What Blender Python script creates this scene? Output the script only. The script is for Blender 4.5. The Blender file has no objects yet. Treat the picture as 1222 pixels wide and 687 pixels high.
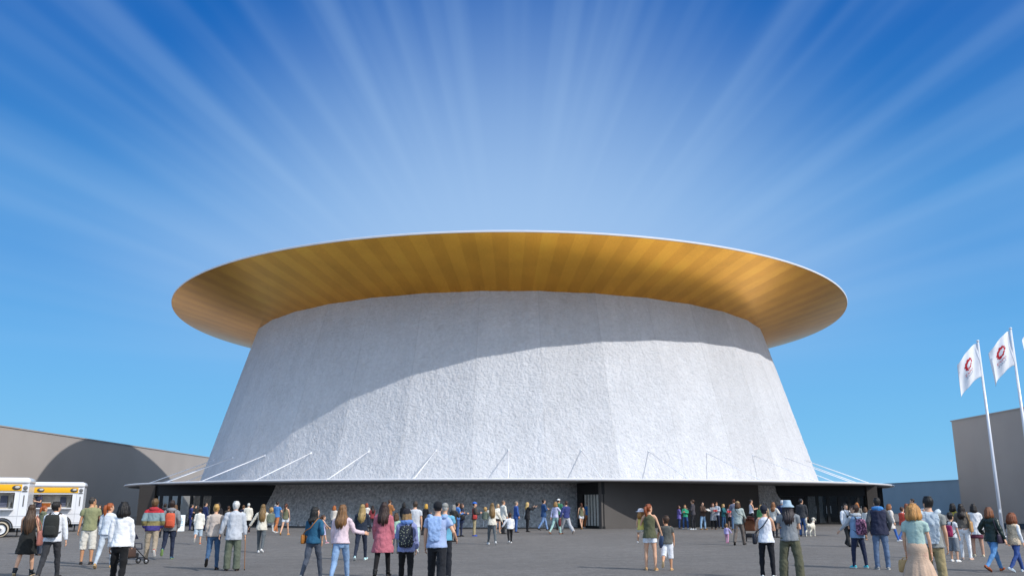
import bpy, bmesh, math, random
from mathutils import Vector, Matrix, noise
import numpy as np

random.seed(7)
R_ = math.radians
SC = bpy.context.scene
COL = SC.collection
V3 = Vector

# ------------------------------------------------------------------ camera
F, PITCH, EYE = 1038.0, math.atan(256.5 / 1038.0), 1.55
CP, SP = math.cos(PITCH), math.sin(PITCH)
cam = bpy.data.cameras.new('camera')
camo = bpy.data.objects.new('camera', cam)
COL.objects.link(camo)
camo.location = (0, 0, EYE)
camo.rotation_euler = (math.pi / 2 + PITCH, 0, 0)
cam.sensor_width = 36
cam.lens = F / 1222 * 36
cam.clip_end = 6000
cam.clip_start = 0.1
SC.camera = camo


def ray(px, py):
    a = (px - 611) / F
    b = -(py - 343.5) / F
    d = V3((a, CP - b * SP, SP + b * CP))
    return d / d.y


def ground(px, py):
    d = ray(px, py)
    t = -EYE / d.z
    return V3((d.x * t, d.y * t, 0))


def height_at(p, py):
    d = ray(611 + p.x / p.y * 1000, py)      # elevation varies little with x
    for _ in range(3):
        # world z on the vertical line through p that projects to py
        u = -(py - 343.5) / F
        # (-y s + z c) / (y c + z s) = u
        z = p.y * (u * CP + SP) / (CP - u * SP)
        return z + EYE


# ------------------------------------------------------------------ materials
def lin(h):
    h = h.lstrip('#')
    c = [int(h[i:i + 2], 16) / 255 for i in (0, 2, 4)]
    return [x / 12.92 if x <= .04045 else ((x + .055) / 1.055) ** 2.4 for x in c] + [1.0]


_MC = {}


def mat(name, color, rough=.7, metal=0., noise_scale=None, noise_amt=.15, bump=0., bump_scale=60., stretch=None,
        spec=.4, detail=4., sheen=0., coat=0.):
    key = (name, str(color), rough, metal, noise_scale, noise_amt, bump, bump_scale, str(stretch))
    if key in _MC:
        return _MC[key]
    m = bpy.data.materials.new(name)
    m.use_nodes = True
    nt = m.node_tree
    b = nt.nodes['Principled BSDF']
    c = lin(color) if isinstance(color, str) else list(color) + [1.0] * (4 - len(color))
    b.inputs['Base Color'].default_value = c
    b.inputs['Roughness'].default_value = rough
    b.inputs['Metallic'].default_value = metal
    b.inputs['Specular IOR Level'].default_value = spec
    if sheen:
        b.inputs['Sheen Weight'].default_value = sheen
    if coat:
        b.inputs['Coat Weight'].default_value = coat
        b.inputs['Coat Roughness'].default_value = .08
    if noise_scale or bump:
        tc = nt.nodes.new('ShaderNodeTexCoord')
        mp = nt.nodes.new('ShaderNodeMapping')
        if stretch:
            mp.inputs['Scale'].default_value = stretch
        nt.links.new(tc.outputs['Object'], mp.inputs['Vector'])
    if noise_scale:
        n = nt.nodes.new('ShaderNodeTexNoise')
        n.inputs['Scale'].default_value = noise_scale
        n.inputs['Detail'].default_value = detail
        nt.links.new(mp.outputs['Vector'], n.inputs['Vector'])
        r = nt.nodes.new('ShaderNodeMapRange')
        r.inputs['From Min'].default_value = .3
        r.inputs['From Max'].default_value = .7
        r.inputs['To Min'].default_value = 1 - noise_amt
        r.inputs['To Max'].default_value = 1 + noise_amt
        nt.links.new(n.outputs['Fac'], r.inputs['Value'])
        mx = nt.nodes.new('ShaderNodeVectorMath')
        mx.operation = 'SCALE'
        mx.inputs[0].default_value = c[:3]
        nt.links.new(r.outputs['Result'], mx.inputs['Scale'])
        nt.links.new(mx.outputs['Vector'], b.inputs['Base Color'])
    if bump:
        n2 = nt.nodes.new('ShaderNodeTexNoise')
        n2.inputs['Scale'].default_value = bump_scale
        n2.inputs['Detail'].default_value = 3
        nt.links.new(mp.outputs['Vector'], n2.inputs['Vector'])
        bp = nt.nodes.new('ShaderNodeBump')
        bp.inputs['Strength'].default_value = min(1, bump)
        bp.inputs['Distance'].default_value = .02
        nt.links.new(n2.outputs['Fac'], bp.inputs['Height'])
        nt.links.new(bp.outputs['Normal'], b.inputs['Normal'])
    _MC[key] = m
    return m


def cloth(color, kind='cloth'):
    c = lin(color)
    l_ = .3 * c[0] + .59 * c[1] + .11 * c[2]
    color = [x + (l_ - x) * .14 for x in c[:3]]
    return mat(kind, color, .85, noise_scale=9., noise_amt=.10, bump=.35, bump_scale=38., spec=.25, sheen=.08)


def denim(color):
    c = lin(color)
    l_ = .3 * c[0] + .59 * c[1] + .11 * c[2]
    color = [x + (l_ - x) * .22 for x in c[:3]]
    return mat('denim', color, .85, noise_scale=6., noise_amt=.22, bump=.3, bump_scale=60., spec=.2)


def hairmat(color):
    return mat('hair', color, .5, noise_scale=26., noise_amt=.38, bump=.9, bump_scale=40., stretch=(1.6, 1.6, .16), spec=.5, detail=5)


def skinmat(color):
    return mat('skin', color, .55, noise_scale=14., noise_amt=.06, spec=.35)


# ------------------------------------------------------------------ objects
def tag(o, label=None, cat=None, group=None, kind=None):
    if label: o['label'] = label
    if cat: o['category'] = cat
    if group: o['group'] = group
    if kind: o['kind'] = kind
    return o


def obj(name, bm, mats, parent=None, smooth=True, loc=None):
    me = bpy.data.meshes.new(name)
    if isinstance(bm, bmesh.types.BMesh):
        bmesh.ops.recalc_face_normals(bm, faces=bm.faces)
        bm.to_mesh(me)
        bm.free()
    else:
        me.from_pydata(*bm)
    for m in (mats if isinstance(mats, (list, tuple)) else [mats]):
        me.materials.append(m)
    if smooth:
        me.shade_smooth()
    o = bpy.data.objects.new(name, me)
    COL.objects.link(o)
    if parent: o.parent = parent
    if loc is not None: o.location = loc
    return o


def empty(name, loc=(0, 0, 0), rz=0.):
    o = bpy.data.objects.new(name, None)
    o.empty_display_size = .2
    COL.objects.link(o)
    o.location = loc
    o.rotation_euler = (0, 0, rz)
    return o


def copy_tree(o, parent=None):
    c = o.copy()
    COL.objects.link(c)
    if parent: c.parent = parent
    for ch in list(o.children):
        copy_tree(ch, c)
    return c


NB = bmesh.new


def box(bm, lo, hi, mi=0, M=None, bev=0.):
    c = [(lo[i] + hi[i]) / 2 for i in range(3)]
    s = [abs(hi[i] - lo[i]) for i in range(3)]
    mm = Matrix.Translation(c) @ Matrix.Diagonal((*s, 1))
    if M: mm = M @ mm
    r = bmesh.ops.create_cube(bm, size=1, matrix=mm)
    fs = set(f for v in r['verts'] for f in v.link_faces)
    for f in fs: f.material_index = mi
    if bev:
        es = list(set(e for f in fs for e in f.edges))
        rr = bmesh.ops.bevel(bm, geom=es, offset=bev, segments=2, affect='EDGES', profile=.6)
        for f in rr['faces']: f.material_index = mi


def loft(bm, rings, n=12, mi=0, cap=True, fac=None):
    """rings: (centre, rx, ry, ux, uy); fac(i, theta) scales the radius"""
    vs = []
    for i, (c, rx, ry, ux, uy) in enumerate(rings):
        row = []
        for k in range(n):
            t = 2 * math.pi * k / n
            f = fac(i, t) if fac else 1
            row.append(bm.verts.new(c + ux * (rx * f * math.cos(t)) + uy * (ry * f * math.sin(t))))
        vs.append(row)
    for a, b in zip(vs, vs[1:]):
        for k in range(n):
            q = bm.faces.new((a[k], a[(k + 1) % n], b[(k + 1) % n], b[k]))
            q.material_index = mi
    if cap:
        bm.faces.new(vs[0][::-1]).material_index = mi
        bm.faces.new(vs[-1]).material_index = mi
    return vs


X, Y, Z = V3((1, 0, 0)), V3((0, 1, 0)), V3((0, 0, 1))


def tube(bm, pts, rad, n=8, mi=0, side=X, rnd=False):
    pts = [V3(p) for p in pts]
    if not isinstance(rad, (list, tuple)): rad = [rad] * len(pts)
    rings = []
    for i, p in enumerate(pts):
        t = (pts[min(i + 1, len(pts) - 1)] - pts[max(i - 1, 0)])
        t = t.normalized() if t.length > 1e-9 else Z
        sd = side if abs(t.dot(side)) < .95 else (Y if abs(t.dot(Y)) < .95 else Z)
        ux = (sd - t * sd.dot(t)).normalized()
        uy = t.cross(ux)
        r = rad[i]
        rx, ry = r if isinstance(r, (list, tuple)) else (r, r)
        rings.append((p, rx, ry, ux, uy))
    if rnd:
        a, b = rings[0], rings[-1]
        ta = (pts[0] - pts[1]).normalized() * min(a[1], a[2])
        tb = (pts[-1] - pts[-2]).normalized() * min(b[1], b[2])
        rings = [(a[0] + ta * .85, a[1] * .45, a[2] * .45, a[3], a[4]), (a[0] + ta * .5, a[1] * .82, a[2] * .82, a[3], a[4])] + rings + \
                [(b[0] + tb * .5, b[1] * .82, b[2] * .82, b[3], b[4]), (b[0] + tb * .85, b[1] * .45, b[2] * .45, b[3], b[4])]
    loft(bm, rings, n, mi)


def ell(bm, c, r, mi=0, seg=10, M=None):
    mm = Matrix.Translation(c) @ Matrix.Diagonal((*r, 1))
    if M: mm = M @ mm
    q = bmesh.ops.create_uvsphere(bm, u_segments=seg, v_segments=max(6, seg * 2 // 3), radius=1, matrix=mm)
    for f in set(f for v in q['verts'] for f in v.link_faces): f.material_index = mi


def cyl(bm, a, b, r, n=12, mi=0):
    tube(bm, [a, b], r, n, mi)


# remeshed soft shapes are evaluated together at the end
PEND = []


def soft(o, voxel, smooth=3, wr=0., wf=9., post=None):
    m = o.modifiers.new('r', 'REMESH')
    m.mode = 'VOXEL'
    m.voxel_size = voxel
    s = o.modifiers.new('s', 'SMOOTH')
    s.iterations = smooth
    s.factor = .5
    PEND.append((o, wr, wf, post))


def flush_soft():
    dg = bpy.context.evaluated_depsgraph_get()
    dg.update()
    done = []
    for o, wr, wf, post in PEND:
        me = bpy.data.meshes.new_from_object(o.evaluated_get(dg))
        done.append((o, me, wr, wf, post))
    for o, me, wr, wf, post in done:
        ms = list(o.data.materials)
        old = o.data
        o.modifiers.clear()
        o.data = me
        me.name = old.name
        bpy.data.meshes.remove(old)
        me.materials.clear()
        for m in ms: me.materials.append(m)
        if wr:
            seed = random.uniform(0, 60)
            off = V3((seed, seed * .7, 0))
            nv_ = len(me.vertices)
            co = np.empty(nv_ * 3)
            no = np.empty(nv_ * 3)
            me.vertices.foreach_get('co', co)
            me.vertex_normals.foreach_get('vector', no)
            co = co.reshape(-1, 3)
            q = co * (wf, wf, wf * .8) + np.array(off)
            k = np.fromiter((noise.noise(a) + .5 * noise.noise((a[0] * 2.3, a[1] * 2.3, a[2] * 2.3)) for a in q.tolist()), float, nv_)
            k = np.abs(k) * 1.6 - .35
            co = co + no.reshape(-1, 3) * (wr * k)[:, None]
            me.vertices.foreach_set('co', co.ravel())
            me.update()
        if post:
            bm = NB()
            bm.from_mesh(me)
            post(bm)
            bm.to_mesh(me)
            bm.free()
        me.shade_smooth()
    PEND.clear()
# ------------------------------------------------------------------ people
TORSO_M = [(.83, .085, .085, 0), (.88, .152, .106, -.004), (.95, .166, .116, -.01), (1.05, .150, .102, 0), (1.15, .152, .104, .002),
           (1.28, .175, .118, .006), (1.37, .186, .106, 0), (1.42, .155, .088, -.006), (1.455, .095, .068, -.008),
           (1.485, .058, .060, -.004), (1.53, .055, .058, .008), (1.56, .05, .055, .012)]
TORSO_F = [(.83, .085, .085, 0), (.88, .160, .112, -.006), (.95, .172, .122, -.016), (1.05, .140, .098, 0), (1.12, .124, .090, .003),
           (1.21, .137, .104, .010), (1.28, .150, .118, .018), (1.37, .158, .090, 0), (1.42, .130, .076, -.005), (1.455, .078, .060, -.006),
           (1.485, .050, .052, -.003), (1.53, .047, .050, .008), (1.56, .044, .048, .012)]
HEAD = [(1.492, .024, .026, .050), (1.507, .042, .050, .038), (1.54, .059, .078, .022), (1.58, .069, .092, .012), (1.62, .075, .099, .006),
        (1.655, .074, .098, .002), (1.685, .064, .086, 0), (1.706, .045, .060, -.002), (1.717, .024, .032, -.003), (1.72, .008, .010, -.003)]
ARMS = {  # forward swing, outward, elbow bend, forearm outward
    'hang': (4, 9, 14, 1), 'fwd': (24, 8, 22, -2), 'back': (-22, 9, 12, 3), 'fwd2': (34, 10, 30, -4), 'back2': (-32, 12, 14, 4),
    'pocket': (-14, 17, 40, -10), 'hold': (14, 10, 88, -22), 'read': (20, 12, 80, -18), 'phone': (26, 12, 105, -14),
    'raise': (66, 14, 62, -6), 'point': (60, 55, 12, 40), 'palm': (14, 24, 62, 46), 'reach': (6, 34, 8, 30), 'reachfwd': (34, 22, 12, 18),
    'carry': (16, 20, 92, -34), 'hip': (-20, 40, 85, -60), 'push': (30, 8, 40, -2), 'face': (48, 14, 122, -28), 'chest': (12, 12, 104, -50),
    'elbow': (-16, 28, 72, 10), 'handhold': (2, 20, 8, 16), 'down': (2, 12, 4, 8)}
LEGS = {  # (thigh, knee, foot pitch) left, right; hip spread
    'stand': ((2, 2, 0), (-2, 1, 0), 4), 'wide': ((3, 3, 0), (-4, 2, 0), 9), 'relax': ((8, 10, 0), (-3, 1, 0), 5),
    'walkL': ((20, 6, 8), (-16, 20, -26), 3), 'walkR': ((-16, 20, -26), (20, 6, 8), 3),
    'strideL': ((28, 6, 12), (-24, 22, -34), 2), 'strideR': ((-24, 22, -34), (28, 6, 12), 2),
    'liftL': ((-12, 48, -58), (4, 3, 0), 3), 'liftR': ((4, 3, 0), (-12, 48, -58), 3),
    'seat': ((62, 58, -10), (62, 62, -10), 24)}
TOPS = {  # sleeve, ease, hem, straightness, flare, part name
    'tee': ('short', .020, .87, .55, .01, 'shirt'), 'shirt': ('long', .020, .85, .6, .01, 'shirt'), 'blouse': ('long', .020, .90, .5, .02, 'blouse'),
    'half': ('half', .020, .88, .5, .01, 'shirt'), 'sweater': ('long', .026, .87, .5, .008, 'sweater'), 'cardigan': ('long', .026, .82, .7, .02, 'cardigan'),
    'jacket': ('long', .032, .84, .7, .015, 'jacket'), 'blazer': ('long', .032, .76, .7, .02, 'blazer'), 'hoodie': ('long', .032, .84, .8, .0, 'hooded_jacket'),
    'coat': ('long', .036, .60, .6, .07, 'coat'), 'longjacket': ('long', .032, .72, .7, .03, 'jacket'), 'vest': ('none', .052, .83, .9, .0, 'padded_vest'),
    'tank': ('none', .014, .88, .4, .012, 'tank_top'), 'flare': ('none', .018, .84, .5, .03, 'tank_top'), 'dress': ('none', .022, .56, .3, .07, 'dress'), 'dress_s': ('short', .022, .62, .45, .05, 'dress'),
    'dress_l': ('long', .026, .60, .5, .05, 'dress'), 'crop': ('short', .018, 1.01, .3, .0, 'blouse'), 'cropl': ('long', .028, .98, .4, .01, 'blouse')}
BOTS = {  # thigh, knee, ankle radii, length (1 = ankle), part name
    'slim': (.098, .068, .050, 1, 'trousers'), 'reg': (.100, .074, .064, 1, 'trousers'), 'wide': (.108, .090, .094, 1, 'trousers'),
    'legg': (.098, .068, .050, 1, 'leggings'), 'shorts': (.110, .100, .09, .52, 'shorts'), 'mini': (.112, .105, .10, .22, 'shorts'),
    'knee': (.108, .096, .085, .62, 'shorts'), 'jeans': (.100, .072, .060, 1, 'jeans'), 'skinny': (.098, .066, .049, 1, 'jeans')}


def lerp_tab(tab, z):
    if z <= tab[0][0]: return tab[0][1:]
    for a, b in zip(tab, tab[1:]):
        if z <= b[0]:
            t = (z - a[0]) / (b[0] - a[0])
            return tuple(a[i] + (b[i] - a[i]) * t for i in range(1, len(a)))
    return tab[-1][1:]


class Fig:
    pass


def build_person(label, H, sex='m', kid=1., hair=('short', '#2a1c14'), top=('tee', '#888888'), bot=('reg', '#333333'), shoe=('#222222', '#222222'),
                 legs='stand', L='hang', R='hang', yaw=0, nod=0, skin='#d9a98a', hat=None, hood=None, sleeves=None, sock=None, boots=None,
                 lean=0, fat=1., grounded=True, skirt=None, px=60, name='person', extra=None, group='visitors on the plaza', tights=None, collar=None):
    g = Fig()
    s = H / 1.72
    fem = sex == 'f'
    T = TORSO_F if fem else TORSO_M
    hf = kid
    chin = 1.72 - .228 * hf
    k = (chin - .008) / 1.484 if hf > 1 else 1.
    k = min(k, 1.)
    fk = fat * (.945 if fem else .965) * (1. if hf <= 1 else 1 + .12 * (hf - 1))
    sl = math.sin(R_(lean))
    g.s, g.k = s, k

    def tz(z): return z * k

    def sh(p):  # forward lean (shear above the hips)
        p = V3(p)
        if p.z > .92 * k: p.y += (p.z - .92 * k) * sl
        return p
    # head transform
    hp = sh((0, 0, tz(1.50)))
    HM = Matrix.Translation((hp.x, hp.y + .004, 1.72 - 1.72 * hf)) @ Matrix.Rotation(R_(-yaw), 4, 'Z') @ Matrix.Scale(hf, 4)
    piv = Matrix.Translation((0, 0, 1.53))
    HM = HM @ piv @ Matrix.Rotation(R_(-nod), 4, 'X') @ piv.inverted()
    g.HM = HM
    # joints
    lg = LEGS[legs]
    hips, knees, anks, foots = [], [], [], []
    for i, sg in ((0, -1), (1, 1)):
        th, kn, fp = lg[i]
        ab = R_(lg[2])
        hip = V3((sg * .088 * fk, 0, .905 * k))
        d1 = V3((sg * math.sin(ab), math.sin(R_(th)) * math.cos(ab), -math.cos(R_(th)) * math.cos(ab)))
        knee = hip + d1 * (.425 * k)
        a2 = R_(th - kn)
        d2 = V3((sg * math.sin(ab) * .25, math.sin(a2), -math.cos(a2)))
        ank = knee + d2.normalized() * (.405 * k)
        hips.append(hip); knees.append(knee); anks.append(ank)
        p = R_(fp)
        ang = R_(12) * sg
        fd = V3((math.sin(ang) * math.cos(p), math.cos(ang) * math.cos(p), math.sin(p)))
        fu = V3((0, -math.sin(p), math.cos(p)))
        foots.append((fd, fu))
    fl = .15 * (1 if hf <= 1 else .92)
    low = min(min((a - fu * .075 - fd * .05).z, (a - fu * .075 + fd * fl).z) for a, (fd, fu) in zip(anks, foots))
    dz = -low if grounded else 0
    g.dz = dz
    sw = (.168 if fem else .185) * fk
    arms = []
    for i, (sg, an) in enumerate(((-1, L), (1, R))):
        a, b, c, b2 = ARMS[an] if isinstance(an, str) else an
        a, b, c, b2 = R_(a), R_(b), R_(c), R_(b2)
        S = sh((sg * sw, -.004, tz(1.405)))
        u = V3((sg * math.sin(b), math.cos(b) * math.sin(a), -math.cos(b) * math.cos(a)))
        E = S + u * (.285 * k)
        f = V3((sg * math.sin(b2), math.cos(b2) * math.sin(a + c), -math.cos(b2) * math.cos(a + c)))
        W = E + f * (.245 * k)
        arms.append((S, E, W, u, f, sg))
    g.arms = arms
    XF = Matrix.Scale(s, 4) @ Matrix.Translation((0, 0, dz))
    g.XF = XF

    vox = (.0135 if px > 58 else .018) * max(s, .55)

    # --- body
    bm = NB()
    n = 14
    loft(bm, [(sh((0, yo, tz(z))), rx * fk, ry * fk, X, Y) for z, rx, ry, yo in T], n)
    ring = [(HM @ V3((0, yo, z)), rx * hf, ry * hf, (HM.to_3x3() @ X).normalized(), (HM.to_3x3() @ Y).normalized()) for z, rx, ry, yo in HEAD]
    loft(bm, ring, n)
    for sg in (-1, 1):
        ell(bm, (sg * .074, -.004, 1.600), (.012, .022, .032), M=HM)
    for hip, knee, ank, (fd, fu) in zip(hips, knees, anks, foots):
        m1 = hip.lerp(knee, .5)
        c1 = knee.lerp(ank, .32) + V3((0, -.010, 0))
        tube(bm, [hip + Z * .02, m1, knee, c1, knee.lerp(ank, .7), ank], [r * fk for r in (.086, .074, .054, .056, .042, .036)], 12)
        tube(bm, [ank - fu * .045 - fd * .035, ank - fu * .035 + fd * .04, ank - fu * .05 + fd * (fl - .02)], [(.034, .034), (.040, .034), (.036, .016)], 10, rnd=True)
    ar = (.050, .040, .037, .036, .026) if not fem else (.042, .035, .032, .031, .022)
    for S, E, W, u, f, sg in arms:
        tube(bm, [S + V3((-sg * .03, 0, .01)), S + u * .05, S.lerp(E, .6), E, E.lerp(W, .3), W], [r * fk for r in (ar[0], ar[0] * .98, ar[1], ar[2], ar[3], ar[4])], 10, rnd=True)
    bm.transform(XF)

    def post(bm):
        q = NB()
        # hands
        for S, E, W, u, f, sg in arms:
            ref = Y * abs(f.z) + Z * (1 - abs(f.z))
            t = (ref - f * ref.dot(f)).normalized()
            nn = f.cross(t) * (-sg)
            hs = 1. if hf <= 1 else .95
            tube(q, [W - f * .02, W + f * .02 * hs, W + f * .055 * hs, W + f * .085 * hs], [(.022 * hs, .017), (.030 * hs, .015), (.036 * hs, .013), (.034 * hs, .011)], 8, side=t)
            for off, ln in ((.027, .068), (.009, .076), (-.009, .070), (-.026, .054)):
                p = W + f * .083 * hs + t * off * hs
                pts = [p]
                a = .18
                for sgm in (.42, .33, .25):
                    d = f * math.cos(a) + nn * math.sin(a)
                    p = p + d * ln * sgm * hs
                    pts.append(p)
                    a += .42
                tube(q, pts, [.0088 * hs, .0082 * hs, .0074 * hs, .006 * hs], 6, side=t)
            p0 = W + f * .018 * hs + t * .020 * hs
            d = (t * .62 + f * .78 + nn * .2).normalized()
            p1 = p0 + d * .045 * hs
            p2 = p1 + (f * .95 + t * .1 + nn * .3).normalized() * .034 * hs
            tube(q, [p0, p1, p2], [.013 * hs, .010 * hs, .007 * hs], 6)
        # face
        for sg in (-1, 1):
            ell(q, (sg * .029, .090, 1.612), (.014, .010, .008), 1, 8, HM)
            ell(q, (sg * .029, .0985, 1.612), (.0058, .0035, .0062), 2, 6, HM)
            ell(q, (sg * .030, .0945, 1.632), (.017, .006, .0035), 2, 6, HM)
        ell(q, (0, .0985, 1.549), (.021, .007, .0065), 3, 8, HM)
        nose = [(V3((0, .092, 1.618)), .007, .006), (V3((0, .107, 1.594)), .010, .010), (V3((0, .117, 1.579)), .0145, .011), (V3((0, .104, 1.571)), .012, .007)]
        hx, hy = (HM.to_3x3() @ X).normalized(), (HM.to_3x3() @ Y).normalized()
        loft(q, [(HM @ c, a * hf, b * hf, hx, hy) for c, a, b in nose], 8)
        q.transform(XF)
        tmp = bpy.data.meshes.new('t')
        bmesh.ops.recalc_face_normals(q, faces=q.faces)
        q.to_mesh(tmp)
        q.free()
        bm.from_mesh(tmp)
        bpy.data.meshes.remove(tmp)

    body = obj(name, bm, [skinmat(skin), mat('eye_white', '#e8e4de', .3), mat('eye_dark', '#2a1d16', .5), mat('lips', '#a8605a', .5)])
    soft(body, vox, 3, post=post)
    tag(body, label, 'person', group)
    g.o = body

    # --- bottoms
    def legcover(radii, length, ease_extra=0., nm='trousers', m=None, waist=1.05, wr=.012, mats=None):
        q = NB()
        th, kr, an = radii
        w = [(sh((0, -.004, tz(z))), max(rx, lerp_tab(T, z)[0] + (.012 if z < .95 else .003)) * fk + ease_extra, max(ry, lerp_tab(T, z)[1] + (.012 if z < .95 else .003)) * fk + ease_extra, X, Y)
             for z, rx, ry in ((.80, .10, .085), (.86, .165, .112), (.92, .175, .122), (.98, .150, .104), (waist, .118, .086))]
        loft(q, w, 16)
        for hip, knee, ank in zip(hips, knees, anks):
            pts = [hip + Z * .03, hip.lerp(knee, .5), knee, knee.lerp(ank, .33) + V3((0, -.008, 0)), knee.lerp(ank, .7), ank - (ank - knee).normalized() * -.03]
            rr = [th, th * .45 + kr * .55 + .004, kr, (kr * .6 + an * .4) + .003, kr * .25 + an * .75, an]
            if length < 1:
                tot = length * 2
                if tot <= 1:
                    pts = [pts[0], hip.lerp(knee, .5 * tot), hip.lerp(knee, tot)]
                    rr = [th, th * .97, th * .95]
                else:
                    pts = [pts[0], pts[1], knee, knee.lerp(ank, tot - 1)]
                    rr = [th, (th + kr) / 2 + .006, kr, kr]
            tube(q, pts, [r * fk + ease_extra for r in rr], 12)
        q.transform(XF)
        o = obj(nm, q, m, body)
        soft(o, vox * 1.05, 2, wr * s, 8.)
        return o
    if tights:
        legcover((.097, .066, .049), 1, nm='tights', m=cloth(tights), waist=1.0, wr=.001)
    if bot:
        th, kr, an, ln, nm = BOTS[bot[0]]
        mm = denim(bot[1]) if 'jeans' in nm else cloth(bot[1])
        legcover((th, kr, an), ln, nm=nm, m=mm)
    if skirt:  # (length z, flare, colour, pleats)
        zl, fx, colr, pl = skirt
        q = NB()
        zs = [1.06, 1.0, .94, .86] + [.86 + (zl - .86) * t for t in (.25, .5, .75, 1.)]
        rg = []
        for z in zs:
            if z >= .86:
                rx, ry, yo = lerp_tab(T, z)
                rx, ry = rx + .018, ry + .02
            else:
                t = (.86 - z) / (.86 - zl)
                rx, ry, yo = .18 + fx * t, .14 + fx * .9 * t, -.006
            rg.append((sh((0, yo, tz(z))), rx * fk, ry * fk, X, Y))

        def pf(i, t):
            a = max(0, (i - 2) / 5)
            return 1 + a * pl * (math.sin(t * 9 + .8 * math.sin(i)) * .6 + math.sin(t * 23 + 1.3) * .4)
        loft(q, rg, 72, fac=pf)
        q.transform(XF)
        obj('skirt', q, cloth(skirt[2]), body)
    # --- top
    def topcover(st, colr, sleeve=None, nm=None, m=None, ez=None, mats=None):
        slv, ease, hem, stra, flare, part = TOPS[st]
        if ez is not None: ease = ez
        if sleeve: slv = sleeve
        q = NB()
        zs = [hem] + [z for z in (.60, .70, .78, .86, .92, .98, 1.05, 1.12, 1.2, 1.28, 1.36, 1.40) if z > hem + .03]
        narrow = slv == 'none' and st in ('tank', 'flare', 'dress')
        rg = []
        for z in zs:
            rx, ry, yo = lerp_tab(T, max(z, .9))
            bx = .150 if fem else .165
            rx = rx + (max(rx, bx) - rx) * stra
            ry = ry + (max(ry, .108) - ry) * stra
            if z < .95:
                f2 = (.95 - z) / (.95 - hem) if hem < .95 else 0
                rx, ry = max(rx, .172) + flare * f2, max(ry, .122) + flare * f2
            if narrow and z > 1.25:
                rx -= (z - 1.25) * .16
            rg.append((sh((0, yo, tz(z))), (rx + ease) * fk, (ry + ease) * fk, X, Y))
        if narrow:
            rg.append((sh((0, -.006, tz(1.43))), .098 * fk, (.072 + ease) * fk, X, Y))
            rg.append((sh((0, -.008, tz(1.455))), .080 * fk, (.060 + ease * .6) * fk, X, Y))
        else:
            rx, ry, yo = lerp_tab(T, 1.42)
            rg.append((sh((0, yo, tz(1.435))), (rx + ease * .55) * fk, (ry + ease * .7) * fk, X, Y))
            rg.append((sh((0, -.006, tz(1.468))), .082 * fk, (.064 + ease * .3) * fk, X, Y))
            if collar or st in ('jacket', 'blazer', 'coat', 'longjacket', 'hoodie', 'shirt'):
                rg.append((sh((0, -.006, tz(1.495))), .068 * fk, .068 * fk, X, Y))
        loft(q, rg, 18)
        if slv != 'none':
            for S, E, W, u, f, sg in arms:
                b = (.058 if not fem else .050) + ease * .75
                pts = [S + V3((-sg * .05, 0, -.005)), S + u * .03, S.lerp(E, .55)]
                rr = [b * 1.02, b, b * .93]
                if slv in ('half', 'long'):
                    pts += [E]
                    rr += [b * .86]
                if slv == 'half':
                    pts += [E.lerp(W, .22)]
                    rr += [b * .84]
                if slv == 'long':
                    pts += [E.lerp(W, .45), W - f * .005]
                    rr += [b * .78, b * .60 + (.012 if flare > .015 and st == 'blouse' else 0)]
                tube(q, pts, [r * fk for r in rr], 12)
        q.transform(XF)
        o = obj(nm or part, q, m or cloth(colr), body)
        soft(o, vox * 1.08, 2, (.017 if ease > .022 else .013) * s, 7.)
        return o
    if sleeves:  # an under layer that shows at the arms
        topcover('shirt', sleeves, ez=.012)
    if top:
        topcover(top[0], top[1], m=top[2] if len(top) > 2 else None)
    if hood:
        q = NB()
        c = sh((0, -.075, tz(1.47)))
        loft(q, [(c + V3((0, .02, -.075)), .07, .03, X, Y), (c + V3((0, 0, -.05)), .125, .06, X, Y), (c, .135, .075, X, Y), (c + V3((0, .015, .04)), .115, .075, X, Y), (c + V3((0, .03, .055)), .07, .05, X, Y)], 16)
        for sg in (-1, 1):
            tube(q, [c + V3((sg * .10, 0, .0)), c + V3((sg * .11, .08, .01)), c + V3((sg * .07, .16, -.04))], [.04, .035, .022], 8, rnd=True)
        q.transform(XF)
        o = obj('hood', q, cloth(hood), body)
        soft(o, vox, 2, .010 * s, 12.)
    # --- shoes
    for (fd, fu), ank, knee in zip(foots, anks, knees):
        q = NB()
        b = ank - fu * .075
        pts = [b - fd * .062 + fu * .036, b - fd * .02 + fu * .045, b + fd * .045 + fu * .043, b + fd * .10 + fu * .032, b + fd * (fl - .005) + fu * .024, b + fd * (fl + .018) + fu * .018]
        tube(q, pts, [(.026, .030), (.037, .042), (.040, .040), (.044, .028), (.038, .020), (.020, .012)], 12, rnd=True)
        if boots:
            tube(q, [ank - fu * .03, ank.lerp(knee, .12), ank.lerp(knee, boots)], [.050, .050, .062], 12)
        for f in q.faces: f.material_index = 0
        tube(q, [b - fd * .066 + fu * .008, b + fd * .03 + fu * .008, b + fd * .10 + fu * .008, b + fd * (fl + .02) + fu * .008],
             [(.033, .0095), (.038, .0095), (.046, .0095), (.026, .0095)], 12, mi=1, side=X, rnd=True)
        q.transform(XF)
        obj('shoe', q, [mat('shoe_upper', shoe[0], .6, noise_scale=20., noise_amt=.1), mat('shoe_sole', shoe[1], .7)], body)
        if sock:
            q = NB()
            tube(q, [ank - fu * .02, ank.lerp(knee, .14), ank.lerp(knee, .34)], [.043, .044, .053], 12)
            q.transform(XF)
            obj('sock', q, cloth(sock), body)
    # --- hair
    if hair and hair[0] != 'bald':
        make_hair(g, hair, body, sh, tz, T, fk, hf, XF, vox)
    if hat: make_hat(g, hat, body, XF)
    if extra: extra(g)
    return g


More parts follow.
